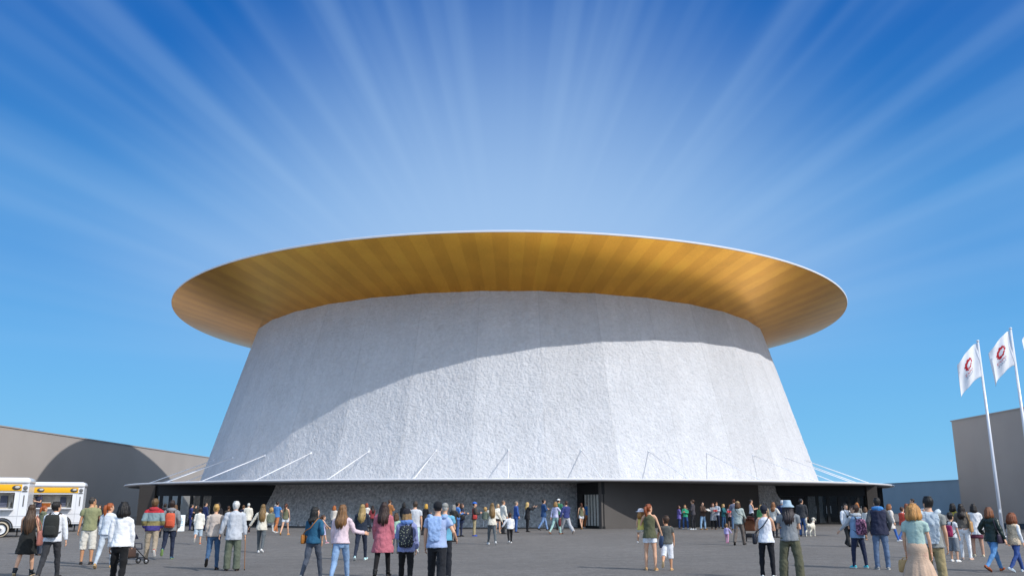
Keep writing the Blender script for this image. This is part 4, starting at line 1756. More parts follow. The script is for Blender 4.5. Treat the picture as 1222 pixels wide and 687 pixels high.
def stroller(fx, fy, hd, label, c_hood, c_seat, sc=1.):
    p = ground(fx, fy)
    phi = math.degrees(math.atan2(p.x, p.y))
    o = empty('stroller', p, R_(-(hd + phi)))
    o.scale = (sc, sc, sc)
    tag(o, label, 'stroller', 'strollers')
    fr = mat('stroller_frame', '#33343a', .4, metal=.5)
    bm = NB()
    for sx_ in (-.24, .24):
        tube(bm, [(sx_, -.42, 1.02), (sx_, -.30, .80), (sx_, .40, .16)], .014, 8)
        tube(bm, [(sx_, .02, .52), (sx_, -.36, .14)], .013, 8)
        tube(bm, [(sx_, -.36, .20), (sx_, .36, .22)], .010, 8)
    tube(bm, [(-.24, -.36, .14), (.24, -.36, .14)], .012, 8)
    tube(bm, [(-.24, .40, .16), (.24, .40, .16)], .012, 8)
    obj('frame', bm, fr, o)
    bm = NB()
    tube(bm, [(-.24, -.42, 1.02), (-.20, -.45, 1.05), (.20, -.45, 1.05), (.24, -.42, 1.02)], .018, 8)
    obj('handle', bm, mat('rubber', '#191919', .9), o)
    bm = NB()
    box(bm, (-.21, -.12, .46), (.21, .26, .52), bev=.02)
    M_ = Matrix.Translation((0, -.13, .48)) @ Matrix.Rotation(R_(18), 4, 'X')
    box(bm, (-.21, -.03, 0), (.21, .03, .48), M=M_, bev=.025)
    for sx_ in (-.21, .21): tube(bm, [(sx_, -.14, .68), (sx_, .22, .66), (sx_, .25, .5)], .022, 8, rnd=True)
    obj('seat', bm, cloth(c_seat), o)
    bm = NB()
    rows = []
    for i in range(7):
        a = R_(15 + i * 22)
        cy_, cz_ = -.22 + .34 * math.cos(a) * .9, .82 + .27 * math.sin(a)
        rows.append([bm.verts.new((.23 * math.cos(math.pi * j / 10) * -1, -.20 + (cy_ + .20) * (1 if 1 else 0), .80 + (cz_ - .80) * (math.sin(math.pi * j / 10) ** .5 if 0 < j < 10 else 0))) for j in range(11)])
    for r1_, r2_ in zip(rows, rows[1:]):
        for j in range(10): bm.faces.new((r1_[j], r1_[j + 1], r2_[j + 1], r2_[j]))
    g_ = bmesh.ops.solidify(bm, geom=bm.faces[:], thickness=.012)
    obj('hood', bm, cloth(c_hood), o)
    bm = NB()
    box(bm, (-.19, -.28, .20), (.19, .18, .36), bev=.04)
    obj('basket', bm, cloth('#26262a'), o)
    for sx_, sy_, r_ in ((-.25, -.36, .13), (.25, -.36, .13), (-.24, .42, .095), (.24, .42, .095)):
        bm = NB()
        pts = [V3((sx_, sy_ + (r_ - .02) * math.cos(2 * math.pi * k / 18), r_ + (r_ - .02) * math.sin(2 * math.pi * k / 18))) for k in range(19)]
        tube(bm, pts, .02, 8)
        w = obj('wheel', bm, mat('rubber', '#191919', .9), o)
        bm = NB()
        cyl(bm, (sx_ - .015, sy_, r_), (sx_ + .015, sy_, r_), r_ - .055, 14)
        for k in range(6):
            a = k * math.pi / 3
            tube(bm, [(sx_, sy_, r_), (sx_, sy_ + (r_ - .03) * math.cos(a), r_ + (r_ - .03) * math.sin(a))], .008, 5)
        obj('rim', bm, mat('rim_grey', '#a4a6aa', .4, metal=.4), w)
    return o


stroller(155, 673, 60, 'stroller with dark blue seat beside the woman in the white blouse', '#2a2d44', '#4a4c58', .80)
stroller(896.5, 646, 6, 'brown stroller with black wheels pushed by the woman in the straw-coloured cap', '#6a3426', '#8a5230', .95)


def dog(fx, fy, hd, label, hgt, colr):
    p = ground(fx, fy)
    phi = math.degrees(math.atan2(p.x, p.y))
    bm = NB()
    # trunk along +y, shoulder height about .62
    tube(bm, [(0, -.34, .56), (0, -.26, .55), (0, -.05, .52), (0, .16, .50), (0, .30, .54), (0, .37, .58)], [(.06, .07), (.105, .12), (.10, .115), (.125, .165), (.12, .15), (.08, .10)], 14, rnd=True)
    tube(bm, [(0, .28, .60), (0, .40, .74), (0, .45, .84)], [(.085, .10), (.07, .08), (.065, .07)], 12, rnd=True)
    tube(bm, [(0, .38, .88), (0, .47, .88), (0, .55, .855), (0, .66, .83), (0, .70, .825)], [(.065, .07), (.078, .08), (.06, .062), (.040, .042), (.03, .03)], 12, rnd=True)
    for sg in (-1, 1):
        tube(bm, [(sg * .045, .42, .94), (sg * .085, .40, .90), (sg * .10, .42, .82)], [(.02, .03), (.03, .016), (.02, .012)], 8, rnd=True)
        # fore leg
        tube(bm, [(sg * .085, .26, .52), (sg * .088, .24, .36), (sg * .085, .27, .22), (sg * .085, .265, .07)], [.068, .048, .034, .030], 10, rnd=True)
        tube(bm, [(sg * .085, .25, .03), (sg * .085, .33, .025)], [(.038, .028), (.034, .02)], 10, rnd=True)
        # hind leg: knee forward, hock back
        sw_ = .06 * sg
        tube(bm, [(sg * .085, -.24, .52), (sg * .09, -.16 + sw_, .36), (sg * .085, -.34 + sw_, .21), (sg * .085, -.31 + sw_, .06)], [.095, .062, .036, .030], 10, rnd=True)
        tube(bm, [(sg * .085, -.33 + sw_, .03), (sg * .085, -.25 + sw_, .025)], [(.036, .028), (.034, .02)], 10, rnd=True)
    tube(bm, [(0, -.34, .60), (0, -.46, .70), (.01, -.50, .84), (.02, -.44, .95)], [.04, .05, .055, .03], 10, rnd=True)
    s = hgt / .96
    bm.transform(Matrix.Scale(s, 4))
    o = obj('dog', bm, [mat('dog_fur', colr, .9, noise_scale=14., noise_amt=.08, bump=.8, bump_scale=50.), mat('eye_dark', '#2a1d16', .5)])

    def post(b):
        for sg in (-1, 1): ell(b, V3((sg * .045, .525, .895)) * s, (.012, .012, .012), 1, 6)
        ell(b, V3((0, .725, .835)) * s, (.02, .015, .016), 1, 8)
    soft(o, .016, 2, .008, 30., post)
    o.location = p
    o.rotation_euler = (0, 0, R_(-(hd + phi)))
    tag(o, label, 'dog')
    bm = NB()
    pts = [(math.cos(2 * math.pi * k / 16) * .082 * s, (.37 + math.sin(2 * math.pi * k / 16) * .085) * s, (.715 - math.sin(2 * math.pi * k / 16) * .03) * s) for k in range(17)]
    tube(bm, pts, (.010), 6)
    obj('collar', bm, cloth('#8a2f2a'), o)


dog(968, 639.5, 25, 'large white dog with raised tail beside the man in the dark grey jacket', .88, '#dcd6c6')
# ------------------------------------------------------------------ the visitors
BL, DB, LB, BR, AU, GR, BD = '#17120f', '#2c1c13', '#6b4a2c', '#4a2f1c', '#9a4e20', '#b9b7b2', '#c29a58'
ASIAN, FAIR, TAN = '#d8a888', '#e3b79a', '#bf8a66'
WS = ('#e6e6e4', '#f0f0ee')
BK = ('#1b1a1a', '#141414')

# by the food trailers
person(27.5, 687.5, 600.5, 14, 'woman with very long brown hair in a short black dress and dark ankle boots', sex='f', hair=('long', '#4a3524', 1.0, 1.02),
       top=('dress', '#232422'), bot=None, legs='walkR', R='hang', L='fwd', boots=.20, shoe=('#20262b', '#c8b48c'),
       acc=[lambda g: shoulder_bag(g, 'dusty pink tote bag on the shoulder of the woman in the black dress', '#a4675a', 1, .34, .36, .12, .93, .27, False, name='tote_bag', top=.95)])
person(57, 691, 597, 16, 'young man in a white shirt with a large dark grey backpack', hair=('fluffy', BL), yaw=35, top=('shirt', '#dfe3ea'), bot=('slim', '#35363a'), legs='walkR', R='down', L='fwd',
       shoe=('#3a3530', '#d8d4cc'), acc=[lambda g: backpack(g, 'large dark grey backpack worn by the young man in the white shirt', '#2e302d', .33, .50, .17, 1.20)])
person(46, 662, 603, 60, 'auburn-haired woman in a green hooded top just behind the large grey backpack', sex='f', hair=('pony', AU), top=('hoodie', '#6d7358'), bot=('slim', '#3b4250'), hood='#6d7358', L='hold', R='hold')
person(102, 673, 593.5, 12, 'man in an olive t-shirt and cream shorts with dark sandals', yaw=40, skin='#c9946f', hair=('crop', '#3a342e'), top=('tee', '#8d8f63'), bot=('knee', '#d6d0c2'), legs='stand', L='down', R='fwd', shoe=('#2b2826', '#1c1a19'))
person(110, 638, 602, 70, 'light-haired person in a mottled green top standing behind the man in the olive t-shirt', sex='f', hair=('bob', '#b39a6d'), top=('shirt', '#5f7a5c'), bot=('jeans', '#3a4a63'), L='hold', R='hold')
person(116, 635.5, 602.5, 200, 'brown-haired person in a black top and white shoes seen behind the auburn ponytail', sex='f', hair=('bob', BR), top=('sweater', '#1f2226'), bot=('slim', '#23262c'), shoe=WS)
person(123.5, 677.5, 599, 18, 'woman with an auburn ponytail, pale blue blouse, pale jeans and tan heels', sex='f', yaw=45, hair=('pony', AU, 1.3, 1.36), top=('blouse', '#d3dbe4'), bot=('skinny', '#b3bfcb'), legs='walkR', L='hang', R='hold', shoe=('#c59a62', '#d8b98a'))
person(137.5, 709, 597, 8, 'woman with black hair in a loose white blouse and black trousers', sex='f', fat=.92, yaw=18, hair=('bob', BL, 1.1), top=('blouse', '#e9eaec'), bot=('slim', '#151517'), legs='walkL', R='hang', L='hang',
       acc=[lambda g: handbag(g, 'brown leather clutch in the hand of the woman in the white blouse', '#4d3a31', 'R', .25, .18, .06, rot=60, clutch=True, name='clutch_bag')])

# pair with hoods
person(178.5, 668, 595, 2, 'boy in a red, teal, olive and purple striped hooded jacket with beige trousers', kid=1.14, hair=('fluffy', '#6d5334'), top=('hoodie', '#7c8f94', 'STRIPE'), hood='#b3222e', bot=('reg', '#a3927a'), legs='liftR', L='pocket', R='pocket', shoe=('#a8443c', '#e2ded6'))
person(199.5, 666.5, 597, 6, 'teenager in a grey hooded jacket with an orange backpack', kid=1.10, hair=('short', DB), top=('hoodie', '#7d8084'), hood='#85888c', bot=('skinny', '#28324a'), legs='liftL', L='pocket', R='pocket', shoe=('#3f6478', '#8fae6a'),
       acc=[lambda g: backpack(g, 'bright orange backpack on the teenager in the grey hooded jacket', '#d4532a', .30, .44, .15, 1.16, pocket='#c94c26')])
person(193.5, 641, 600.5, 10, 'person in a black jacket seen between the two hooded teenagers', sex='f', hair=('short', DB), top=('hoodie', '#2b2d31'), hood='#3a3c41', bot=('slim', '#22242a'))
person(206.5, 640, 602, -20, 'person with light brown hair and a dark coat seen past the orange backpack', sex='f', hair=('bob', LB), top=('jacket', '#333230'), bot=('slim', '#26262a'))
# by the glass doors
person(226.5, 632.2, 601.5, 80, 'man in a navy suit standing at the glass doors', hair=('short', BL), top=('blazer', '#27336b'), bot=('reg', '#2a3566'), L='hold', R='hang', shoe=BK)
person(232, 632.6, 602.5, 215, 'dark-haired person in charcoal facing the man in the navy suit', sex='f', hair=('bob', BL), top=('jacket', '#2c2d2d'), bot=('slim', '#222222'), L='chest', R='hang')
person(243, 633, 599.3, 60, 'dark-haired man in a navy coat behind the girl in the white jacket', hair=('short', BL), yaw=30, top=('longjacket', '#23305e'), bot=('reg', '#232a40'), shoe=BK)
person(235.5, 649, 605, 4, 'girl in a white jacket and pale blue shorts', sex='f', kid=1.12, hair=('short', DB), top=('longjacket', '#e2ded2'), bot=('knee', '#a9bccb'), legs='liftL', L='hang', R='hang', shoe=('#b05a2f', '#e0d8cc'))
person(257.5, 641, 599.5, 0, 'person with big dark hair and dark coat against the dark doorway', sex='f', hair=('curly', BL, 1.2), top=('coat', '#26262a'), bot=('slim', '#1f1f22'))
person(270.5, 639, 603.5, 20, 'brown-haired person half hidden by the old man in the grey blazer', sex='f', hair=('short', BR), top=('jacket', '#4b4237'), bot=('slim', '#2b2c30'))
person(252.5, 679.5, 601.5, 4, 'woman with a blond bun in a beige sweater and blue jeans', sex='f', hair=('bun', BD, 1.1), top=('sweater', '#c3b3a6'), bot=('skinny', '#3d6288'), legs='liftL', L='hang', R='handhold', shoe=('#25201e', '#1b1817'))
person(276, 680.5, 598, 4, 'elderly man in a pale grey blazer and olive trousers', hair=('fluffy', '#d9d7d2'), top=('blazer', '#b9bec6'), bot=('wide', '#5e6655'), legs='stand', L='handhold', R='down', lean=4, shoe=BK, sleeves=None,
       acc=[lambda g: walking_cane(g, 'slim brown walking cane of the elderly man in the grey blazer')])
person(288.5, 635, 602.5, 30, 'light-brown-haired person in navy beside the man in the cream jacket', hair=('short', LB), top=('jacket', '#232a44'), bot=('slim', '#26282e'))
person(294.5, 635.3, 600.2, 2, 'white-haired man in a cream jacket and black trousers', hair=('short', '#d3d0c8'), top=('longjacket', '#ddd7c6'), bot=('reg', '#1c1c1f'), legs='stand', shoe=('#6b2f2f', '#d6d0cc'))

TODD = dict(kid=1.5, legs='seat', group='children carried by adults')


def long_hair_mother(fx, fy, ty, hd, lab, sgn):
    g = person(fx, fy, ty, hd, lab, sex='f', hair=('long', '#80643c', 1.0, 1.08), top=('cardigan', '#d7cfbd'), bot=('wide' if 0 else 'slim', '#596064'), legs='walkL', L='reach' if sgn > 0 else 'carry', R='carry' if sgn > 0 else 'reach', shoe=WS)
    return g


g = long_hair_mother(310.5, 659, 600.5, 10, 'long-haired woman in a cream cardigan carrying a toddler, alone before the grey wall', 1)
carried(g, (.26, .04, .98), -30, 'blond toddler in grey-green held by the cream-cardigan woman who walks alone', .86, hair=('fluffy', '#b9935a'), top=('hoodie', '#6a7464'), bot=('legg', '#c9ccca'), shoe=WS, L='hang', R='hang', **TODD)


def summer_trio(x1, f1, t1, x2, f2, t2, m, wh):
    a = person(x1, f1, t1, 35 * m, f'man in blue top and orange trousers holding a baby, {wh}', hair=('short', DB), top=('tee', '#3d7dbd'), bot=('reg', '#bd6e33'), legs='walkL', L='carry', R='carry', shoe=WS)
    b = carried(a, (-.22 * m, .14, 1.12), 160, f'white-hatted baby held by the man in blue, {wh}', .66, kid=1.7, legs='seat', hair=None, hat=('beanie', '#e9e6de'), top=('sweater', '#d9b45c'), bot=('legg', '#d8c7a2'), shoe=WS, group='children carried by adults')
    c = person(x2, f2, t2, 20 * m, f'auburn-haired woman in olive top and white shorts, {wh}', sex='f', hair=('pony', '#5a3220', 1.2, 1.3), top=('tank', '#6e6f52'), bot=('mini', '#d9dde2'), legs='walkR', L='hang', R='hang', shoe=('#c78d52', '#c9a06a'))


summer_trio(329, 635.3, 597.6, 339.5, 638, 600, 1, 'near the bare grey wall')
summer_trio(702, 629.6, 598, 694, 631.2, 599.5, -1, 'by the striped black louvres')

# centre-left group
person(372, 692, 603.4, 24, 'woman with black hair in a teal top and slate trousers', sex='f', yaw=40, hair=('long', '#14120f', .95, 1.33), top=('half', '#1b5c7d'), bot=('slim', '#4a5260'), legs='walkR', L='hang', R='pocket', shoe=('#b9b2a8', '#d8d4cc'),
       acc=[lambda g: shoulder_bag(g, 'tan leather crossbody bag on the hip of the woman in teal', '#a3692c', -1, .22, .22, .09, .98, .27)])
person(384.5, 648, 613.8, 75, 'girl in a lilac dress reaching out her arm', sex='f', kid=1.28, hair=('pony', BR, 1., 1.3), top=('dress', '#b9b6dc'), bot=None, legs='walkR', L='reachfwd', R='reachfwd', shoe=('#d08a95', '#ffffff'), sock='#c9a5b0')
person(397.5, 638, 603, 30, 'woman with orange hair in a cream top half hidden by the pink blouse', sex='f', hair=('bob', '#a85e25', 1.1), top=('sweater', '#dccfbf'), bot=('slim', '#5f6f86'))
person(405, 697, 600.4, 14, 'woman in a pale pink blouse and light blue jeans holding out one palm', sex='f', yaw=20, hair=('long', '#7a5734', 1.05, 1.22), top=('blouse', '#dcc3cb'), bot=('skinny', '#7ea3cd'), legs='walkR', L='hang', R='palm', shoe=WS,
       acc=[lambda g: handbag(g, 'small cream bag held by the woman in the pink blouse', '#cdbb98', 'L', .22, .15, .06, .02)])
person(430, 668, 600.4, 10, 'woman with long straight blond hair in a dark navy coat and mint trainers', sex='f', hair=('long', '#a58b58', 1.0, 1.16), top=('jacket', '#252f40'), bot=('slim', '#262f42'), legs='walkR', L='hang', R='chest', shoe=('#b9dfe0', '#e9f4f2'))
person(436.5, 633.3, 599.5, 25, 'red-haired woman in a white cardigan and blue jeans', sex='f', hair=('bob', '#8a3b1c'), yaw=30, top=('longjacket', '#e3ddd0'), bot=('jeans', '#3767a8'), legs='walkL', shoe=WS)
person(443.5, 633.6, 603.2, -30, 'dark-haired woman in a maroon top before the grey wall', sex='f', hair=('long', DB), top=('sweater', '#8c2f36'), bot=('slim', '#2b2b30'), L='hold', R='hold')
person(455.5, 689, 597.8, 8, 'woman with curly dark brown hair in a knee-length pink coat and black tights', sex='f', hair=('long', '#35211a', 1.12, 1.20), top=('coat', '#b9606f'), bot=None, tights='#18171a', legs='walkR', L='hang', R='hang', boots=.16, shoe=BK)
person(464, 632, 596.4, 40, 'man in a tan jacket with dark hair seen behind the pink coat', hair=('short', BR), top=('jacket', '#a86a32'), bot=('reg', '#33363f'), L='hold', R='hold')
person(471.5, 660, 612, 10, 'child in a mint green top with brown hair behind the patterned backpack', sex='f', kid=1.22, hair=('bob', '#5a4026'), top=('sweater', '#a2c7ae'), bot=('slim', '#46505c'))


def studded():
    m = bpy.data.materials.new('dotted_cloth')
    m.use_nodes = True
    t = m.node_tree
    b = t.nodes['Principled BSDF']
    b.inputs['Roughness'].default_value = .8
    tc_ = t.nodes.new('ShaderNodeTexCoord')
    vo = t.nodes.new('ShaderNodeTexVoronoi')
    vo.inputs['Scale'].default_value = 30
    t.links.new(tc_.outputs['Object'], vo.inputs['Vector'])
    k = tmap(t, vo.outputs['Distance'], .26, .30, 1, 0)
    mx_ = t.nodes.new('ShaderNodeMix')
    mx_.data_type = 'RGBA'
    t.links.new(k, mx_.inputs[0])
    mx_.inputs[6].default_value = lin('#1d2430')
    mx_.inputs[7].default_value = lin('#8d927c')
    t.links.new(mx_.outputs[2], b.inputs['Base Color'])
    return m


def checked(a, c, s1=22):
    m = bpy.data.materials.new('patterned_cloth')
    m.use_nodes = True
    t = m.node_tree
    b = t.nodes['Principled BSDF']
    b.inputs['Roughness'].default_value = .85
    tc_ = t.nodes.new('ShaderNodeTexCoord')
    k = tmap(t, tnoise(t, s1, 2, tc_.outputs['Object'], .6), .44, .56, 0, 1)
    mx_ = t.nodes.new('ShaderNodeMix')
    mx_.data_type = 'RGBA'
    t.links.new(k, mx_.inputs[0])
    mx_.inputs[6].default_value = lin(a)
    mx_.inputs[7].default_value = lin(c)
    t.links.new(mx_.outputs[2], b.inputs['Base Color'])
    return m


person(483.5, 704, 606.5, 4, 'woman in a dark knitted hat and a blue and lilac hooded jacket', sex='f', yaw=25, hair=('bob', '#8f6f45', 1.05), hat=('beanie', '#23232c'), top=('hoodie', '#8791c4'), hood='#5f86c9', bot=('slim', '#19181a'), legs='walkL', L='hold', R='hang', shoe=BK,
       acc=[lambda g: backpack(g, 'dark dotted sling backpack of the woman in the blue hooded jacket', '#1d2430', .31, .46, .14, 1.17, material=studded(), sling=True)])
person(481, 634, 599.6, 20, 'dark-haired woman in black seen past the man in the grey t-shirt', sex='f', hair=('bob', BL), top=('sweater', '#1c1c20'), bot=('slim', '#202024'))
person(494, 659, 597, 4, 'man in a pale grey t-shirt and mint trousers with white trainers', hair=('short', '#4a3a2c'), yaw=-20, top=('tee', '#c3c6cc'), bot=('reg', '#a9c9c4'), legs='walkL', L='hold', R='hang', shoe=WS)
person(505, 638, 601, 50, 'blond woman in a black top leaning forward behind the man in the dark cap', sex='f', lean=18, hair=('bob', '#c99a3e'), top=('sweater', '#202026'), bot=('slim', '#25252c'), L='hold', R='hold')
person(520.5, 707, 597.5, 4, 'man in a black cap and a pale blue shirt with black trousers', hair=('crop', BL), hat=('beanie', '#1b1d24'), top=('tee', '#9db2dc'), bot=('reg', '#1e2026'), legs='walkL', L='hang', R='elbow', shoe=BK, sleeves=None, fat=1.06,
       acc=[lambda g: sweater_back(g)])
person(529.5, 690, 600.6, 10, 'person in a cyan t-shirt and grey cap behind the man in the black cap', hair=('crop', GR), hat=('cap', '#8d8d88'), top=('tee', '#5aa6c4'), bot=('reg', '#20232b'), L='hold', R='hold', shoe=WS)
# far queue before the grey wall
person(541, 646, 602, 40, 'grey-haired woman in a dark coat looking at a phone', sex='f', hair=('bob', '#8d8a84'), top=('longjacket', '#3b3833'), bot=('slim', '#24242a'), L='hang', R='phone', shoe=BK,
       acc=[lambda g: smartphone(g, 'phone in the hand of the grey-haired woman')])
person(545.5, 640, 599, 65, 'man in a blue shirt and blue jeans beside the woman in navy', hair=('short', BL), skin=TAN, top=('shirt', '#3f7ac0'), bot=('jeans', '#3c5f95'), L='hold', R='hold', shoe=BK)
person(550.5, 639.5, 600.5, 80, 'woman in a navy coat with a black shoulder bag', sex='f', hair=('bob', BR), top=('longjacket', '#22304f'), bot=('slim', '#27304a'), L='hold', R='hold', shoe=BK,
       acc=[lambda g: shoulder_bag(g, 'black shoulder bag of the woman in the navy coat', '#17171a', 1, .28, .26, .1, 1.0, .25, False)])
person(566, 639.2, 598.7, 85, 'boy in a bright blue cap, dark jacket, khaki trousers and blue shoes', kid=1.1, hair=('crop', DB), hat=('cap', '#2f6fd0'), top=('jacket', '#43403a'), bot=('reg', '#a8986f'), L='hold', R='hold', shoe=('#2f55b8', '#3a63c8'),
       acc=[lambda g: shoulder_bag(g, 'red shoulder bag of the boy in the blue cap', '#b03a34', 1, .24, .22, .1, .98, .25, False)])
g = long_hair_mother(587, 649.3, 599, -8, 'long-haired woman in a cream cardigan leading a boy in a white shirt', -1)
g2 = carried(g, (-.26, .04, .98), 30, 'blond toddler in grey-green on the arm of the woman leading a boy', .84, hair=('fluffy', '#b9935a'), top=('hoodie', '#6a7464'), bot=('legg', '#c9ccca'), shoe=WS, **TODD)
person(594, 635.8, 601, 160, 'light-haired woman in a white jacket and black shorts facing the plaza', sex='f', hair=('bob', '#c9b083'), top=('jacket', '#e2dfd6'), bot=('mini', '#22232a'), L='hang', R='hang', shoe=('#c9ae90', '#d8c2a8'))
person(600.5, 636.6, 596.8, 60, 'balding man in a cream jacket and dark trousers', hair=('crop', '#6e5a48'), skin='#cf9f80', top=('longjacket', '#dcd8cb'), bot=('reg', '#2d2f33'), L='hang', R='hang', shoe=BK)
person(608.5, 647.5, 611, -10, 'boy in a white shirt and black trousers led by the hand', kid=1.3, hair=('short', BR), skin=TAN, top=('shirt', '#e6e6ea'), bot=('slim', '#1b1b1e'), legs='walkR', L='reach', R='hang', shoe=WS)
person(616, 634.8, 598, 75, 'balding man in a blue suit jacket and jeans', hair=('crop', '#8a7a68'), top=('blazer', '#2f57a0'), bot=('jeans', '#3a64a6'), L='hang', R='hang', shoe=('#4a3028', '#2a1c18'))
person(629.5, 634.2, 599, 70, 'blond woman in black raising a phone to take a picture', sex='f', hair=('long', '#c7a766', 1.1, 1.30), top=('longjacket', '#26262a'), bot=('slim', '#202024'), L='raise', R='raise', shoe=BK,
       acc=[lambda g: smartphone(g, 'phone raised by the blond woman in black', 'R', .04, 10), lambda g: shoulder_bag(g, 'white shoulder bag of the blond woman in black', '#dedcd6', -1, .24, .26, .09, 1.0, .25, False)])
person(649, 632.4, 595, 70, 'man in a blue blazer, white shirt and light blue jeans', hair=('short', '#2a1c18'), top=('blazer', '#2a5080'), bot=('jeans', '#6d92c4'), legs='walkL', L='hold', R='chest', shoe=BK)
person(663.5, 637, 597.8, 45, 'woman in a lilac top and mint trousers with light brown hair', sex='f', hair=('bob', '#94703f', 1.1), top=('blouse', '#c3c3e2'), bot=('slim', '#a7cfc6'), legs='walkR', L='back', R='reachfwd', shoe=('#8c5a42', '#b98e72'))
person(667, 632, 595, 30, 'man in a green jacket and white cap behind the woman in lilac', hair=('crop', BR), hat=('cap', '#e3e6e2'), top=('jacket', '#2f7a5a'), bot=('reg', '#4a4036'), shoe=('#7a4a34', '#4a3024'))
person(676, 637, 596, -35, 'striding man in a navy sweater and grey trousers carrying a maroon jacket', hair=('short', '#4a2f22'), top=('sweater', '#343f7a'), bot=('wide', '#b3b3b6'), legs='strideL', L='handhold', R='hold', shoe=('#7a5a44', '#d8cfc4'),
       acc=[lambda g: cloth_drape(g, 'maroon jacket in the hand of the man in the navy sweater', '#6d2f33', 'L', h=.36)])

# mother with two children
g = person(777, 680, 601.3, 6, 'woman in an olive sleeveless top and white shorts carrying a girl on her arm', sex='f', yaw=40, nod=-8, hair=('pony', '#8a4520', 1.2, 1.38), top=('flare', '#5a5c40'), bot=('mini', '#e2e4ea'), legs='relax', L='carry', R='handhold', shoe=('#c79a68', '#d9bd92'),
           acc=[lambda g: cloth_drape(g, 'blue denim jacket hanging from the arm of the woman in olive', '#3a4c6d', 'R', h=.30, off=(-.03, .0, .06))])
carried(g, (-.21, .10, .95), 10, 'girl in yellow with a white hat carried by the woman in olive', .92, sex='f', hair=('bob', '#a8743a'), hat=('sunhat', '#d9d9e4'), top=('tank', '#d8c04c'), bot=('mini', '#e0d8c8'), shoe=WS, L='hang', R='fwd', **TODD)
person(797, 680, 615.4, 4, 'boy in a grey t-shirt and white shorts walking beside the woman in olive', kid=1.26, yaw=-40, hair=('short', '#4a3424'), skin='#d09b78', top=('tee', '#5c5d58'), bot=('knee', '#dfe1e6'), legs='liftL', L='handhold', R='hang', shoe=('#c29a6c', '#d8b88c'))

# readers in front of the dark block
person(811, 630.2, 603, 75, 'curly-haired woman in a purple top with jeans', sex='f', hair=('curly', '#4a2a20'), top=('longjacket', '#7a69b8'), bot=('jeans', '#2f4a80'), L='hold', R='hold')
person(818.5, 631, 602, 190, 'long-haired woman in a bright green sweater and jeans', sex='f', hair=('long', '#9a6a3a', 1.0, 1.25), top=('sweater', '#1fae7e'), bot=('jeans', '#34609a'), legs='wide', L='chest', R='hold', shoe=WS)
person(828, 631.5, 596, -80, 'tall brown-haired man in a dark grey shirt and white shoes', hair=('fluffy', BR), top=('shirt', '#4a464c'), bot=('slim', '#2e2e33'), legs='relax', L='hold', R='hang', shoe=WS)
person(839.5, 631.5, 598.7, 130, 'man in a brown jacket and light blue jeans reading a paper', hair=('crop', DB), top=('jacket', '#4f3a2e'), bot=('jeans', '#8fb6d8'), legs='wide', L='read', R='read', shoe=('#b98a54', '#a87a48'),
       acc=[lambda g: held_panel(g, 'open paper read by the man in the brown jacket', '#d9d6cf', 'paper', 'paper', .32, .24, 'B')])
person(852, 631.5, 600, 160, 'woman in a grey dress and black tights holding a red booklet', sex='f', hair=('long', '#6b3a26', 1.0, 1.3), top=('dress_l', '#8d9096'), bot=None, tights='#19191c', L='read', R='read', shoe=('#c79a7a', '#b98a6a'),
       acc=[lambda g: held_panel(g, 'red booklet of the woman in the grey dress', '#a3262c', 'booklet', 'booklet', .26, .2, 'B')])
person(856.5, 629.4, 599, 200, 'person in a pale blue shirt behind the woman in the grey dress', hair=('short', '#7a4a2c'), top=('shirt', '#b3c0d2'), bot=('reg', '#26304a'), L='read', R='read', shoe=BK,
       acc=[lambda g: held_panel(g, 'white paper of the person in the pale blue shirt', '#e0ddd8', 'paper', 'paper', .28, .22, 'B')])
person(864.5, 630.2, 601, 110, 'woman in a teal jacket and jeans holding white papers', sex='f', hair=('bob', '#c09a5c'), top=('jacket', '#1f6f78'), bot=('jeans', '#2f5a88'), legs='wide', L='read', R='read',
       acc=[lambda g: held_panel(g, 'white papers of the woman in the teal jacket', '#e6e2dc', 'paper', 'paper', .30, .24, 'B')])
person(872.5, 630.6, 602, 190, 'woman in a pink and white top and black skirt with a red folder', sex='f', hair=('bob', '#b0743c'), top=('sweater', '#d9a9a9'), bot=None, tights='#cf9f86', skirt=(.58, .05, '#1c1c20', .02), L='read', R='read',
       acc=[lambda g: held_panel(g, 'red folder of the woman in the pink and white top', '#c22f3a', 'folder', 'folder', .28, .24, 'B')])
person(877.5, 632, 595.6, -20, 'tall man with brown hair in a blue-grey shirt and jeans', hair=('short', '#6a3a22'), top=('shirt', '#6b7188'), bot=('jeans', '#56789c'), legs='stand', L='hold', R='hang', shoe=('#a37a52', '#8a6644'))
person(883, 650, 597, 14, 'woman in a grey-green hooded top and straw hat pushing a stroller', sex='f', hair=('bob', '#5a3a22', 1.1), hat=('sunhat', '#b3976a') if 0 else ('cap', '#a38a5c'), top=('hoodie', '#a9b5b0'), hood=None, bot=('reg', '#6a5f57'), legs='walkR', L='push', R='push', shoe=BK,
       acc=[lambda g: shoulder_bag(g, 'dark crossbody bag of the woman pushing the brown stroller', '#3c3630', 1, .2, .18, .08, 1.0, .24)])
person(868, 647.5, 624, 10, 'toddler in a lilac top and pink trousers walking alone', sex='f', kid=1.55, hair=('short', '#8a6a48'), top=('sweater', '#b3a6d8'), bot=('slim', '#c98fb0'), legs='walkL', L='hang', R='reach', shoe=('#c0568a', '#e0a0c0'))
person(898, 630.2, 596, 65, 'man in a white sleeveless top and black shorts looking at his hand', hair=('crop', '#3a3230'), top=('tank', '#dfe3ee'), bot=('shorts', '#1c1c20'), L='hold', R='hold', shoe=WS)
person(910, 638, 602, 15, 'blond woman in a green top by the grey wall', sex='f', hair=('bob', '#b0915c'), top=('sweater', '#4f9a5a'), bot=('slim', '#4a4f55'), L='hang', R='hang')
person(914.5, 637, 600, 30, 'dark-haired man in a tan shirt by the grey wall', hair=('short', BL), top=('shirt', '#b09a78'), bot=('reg', '#3a3c42'))

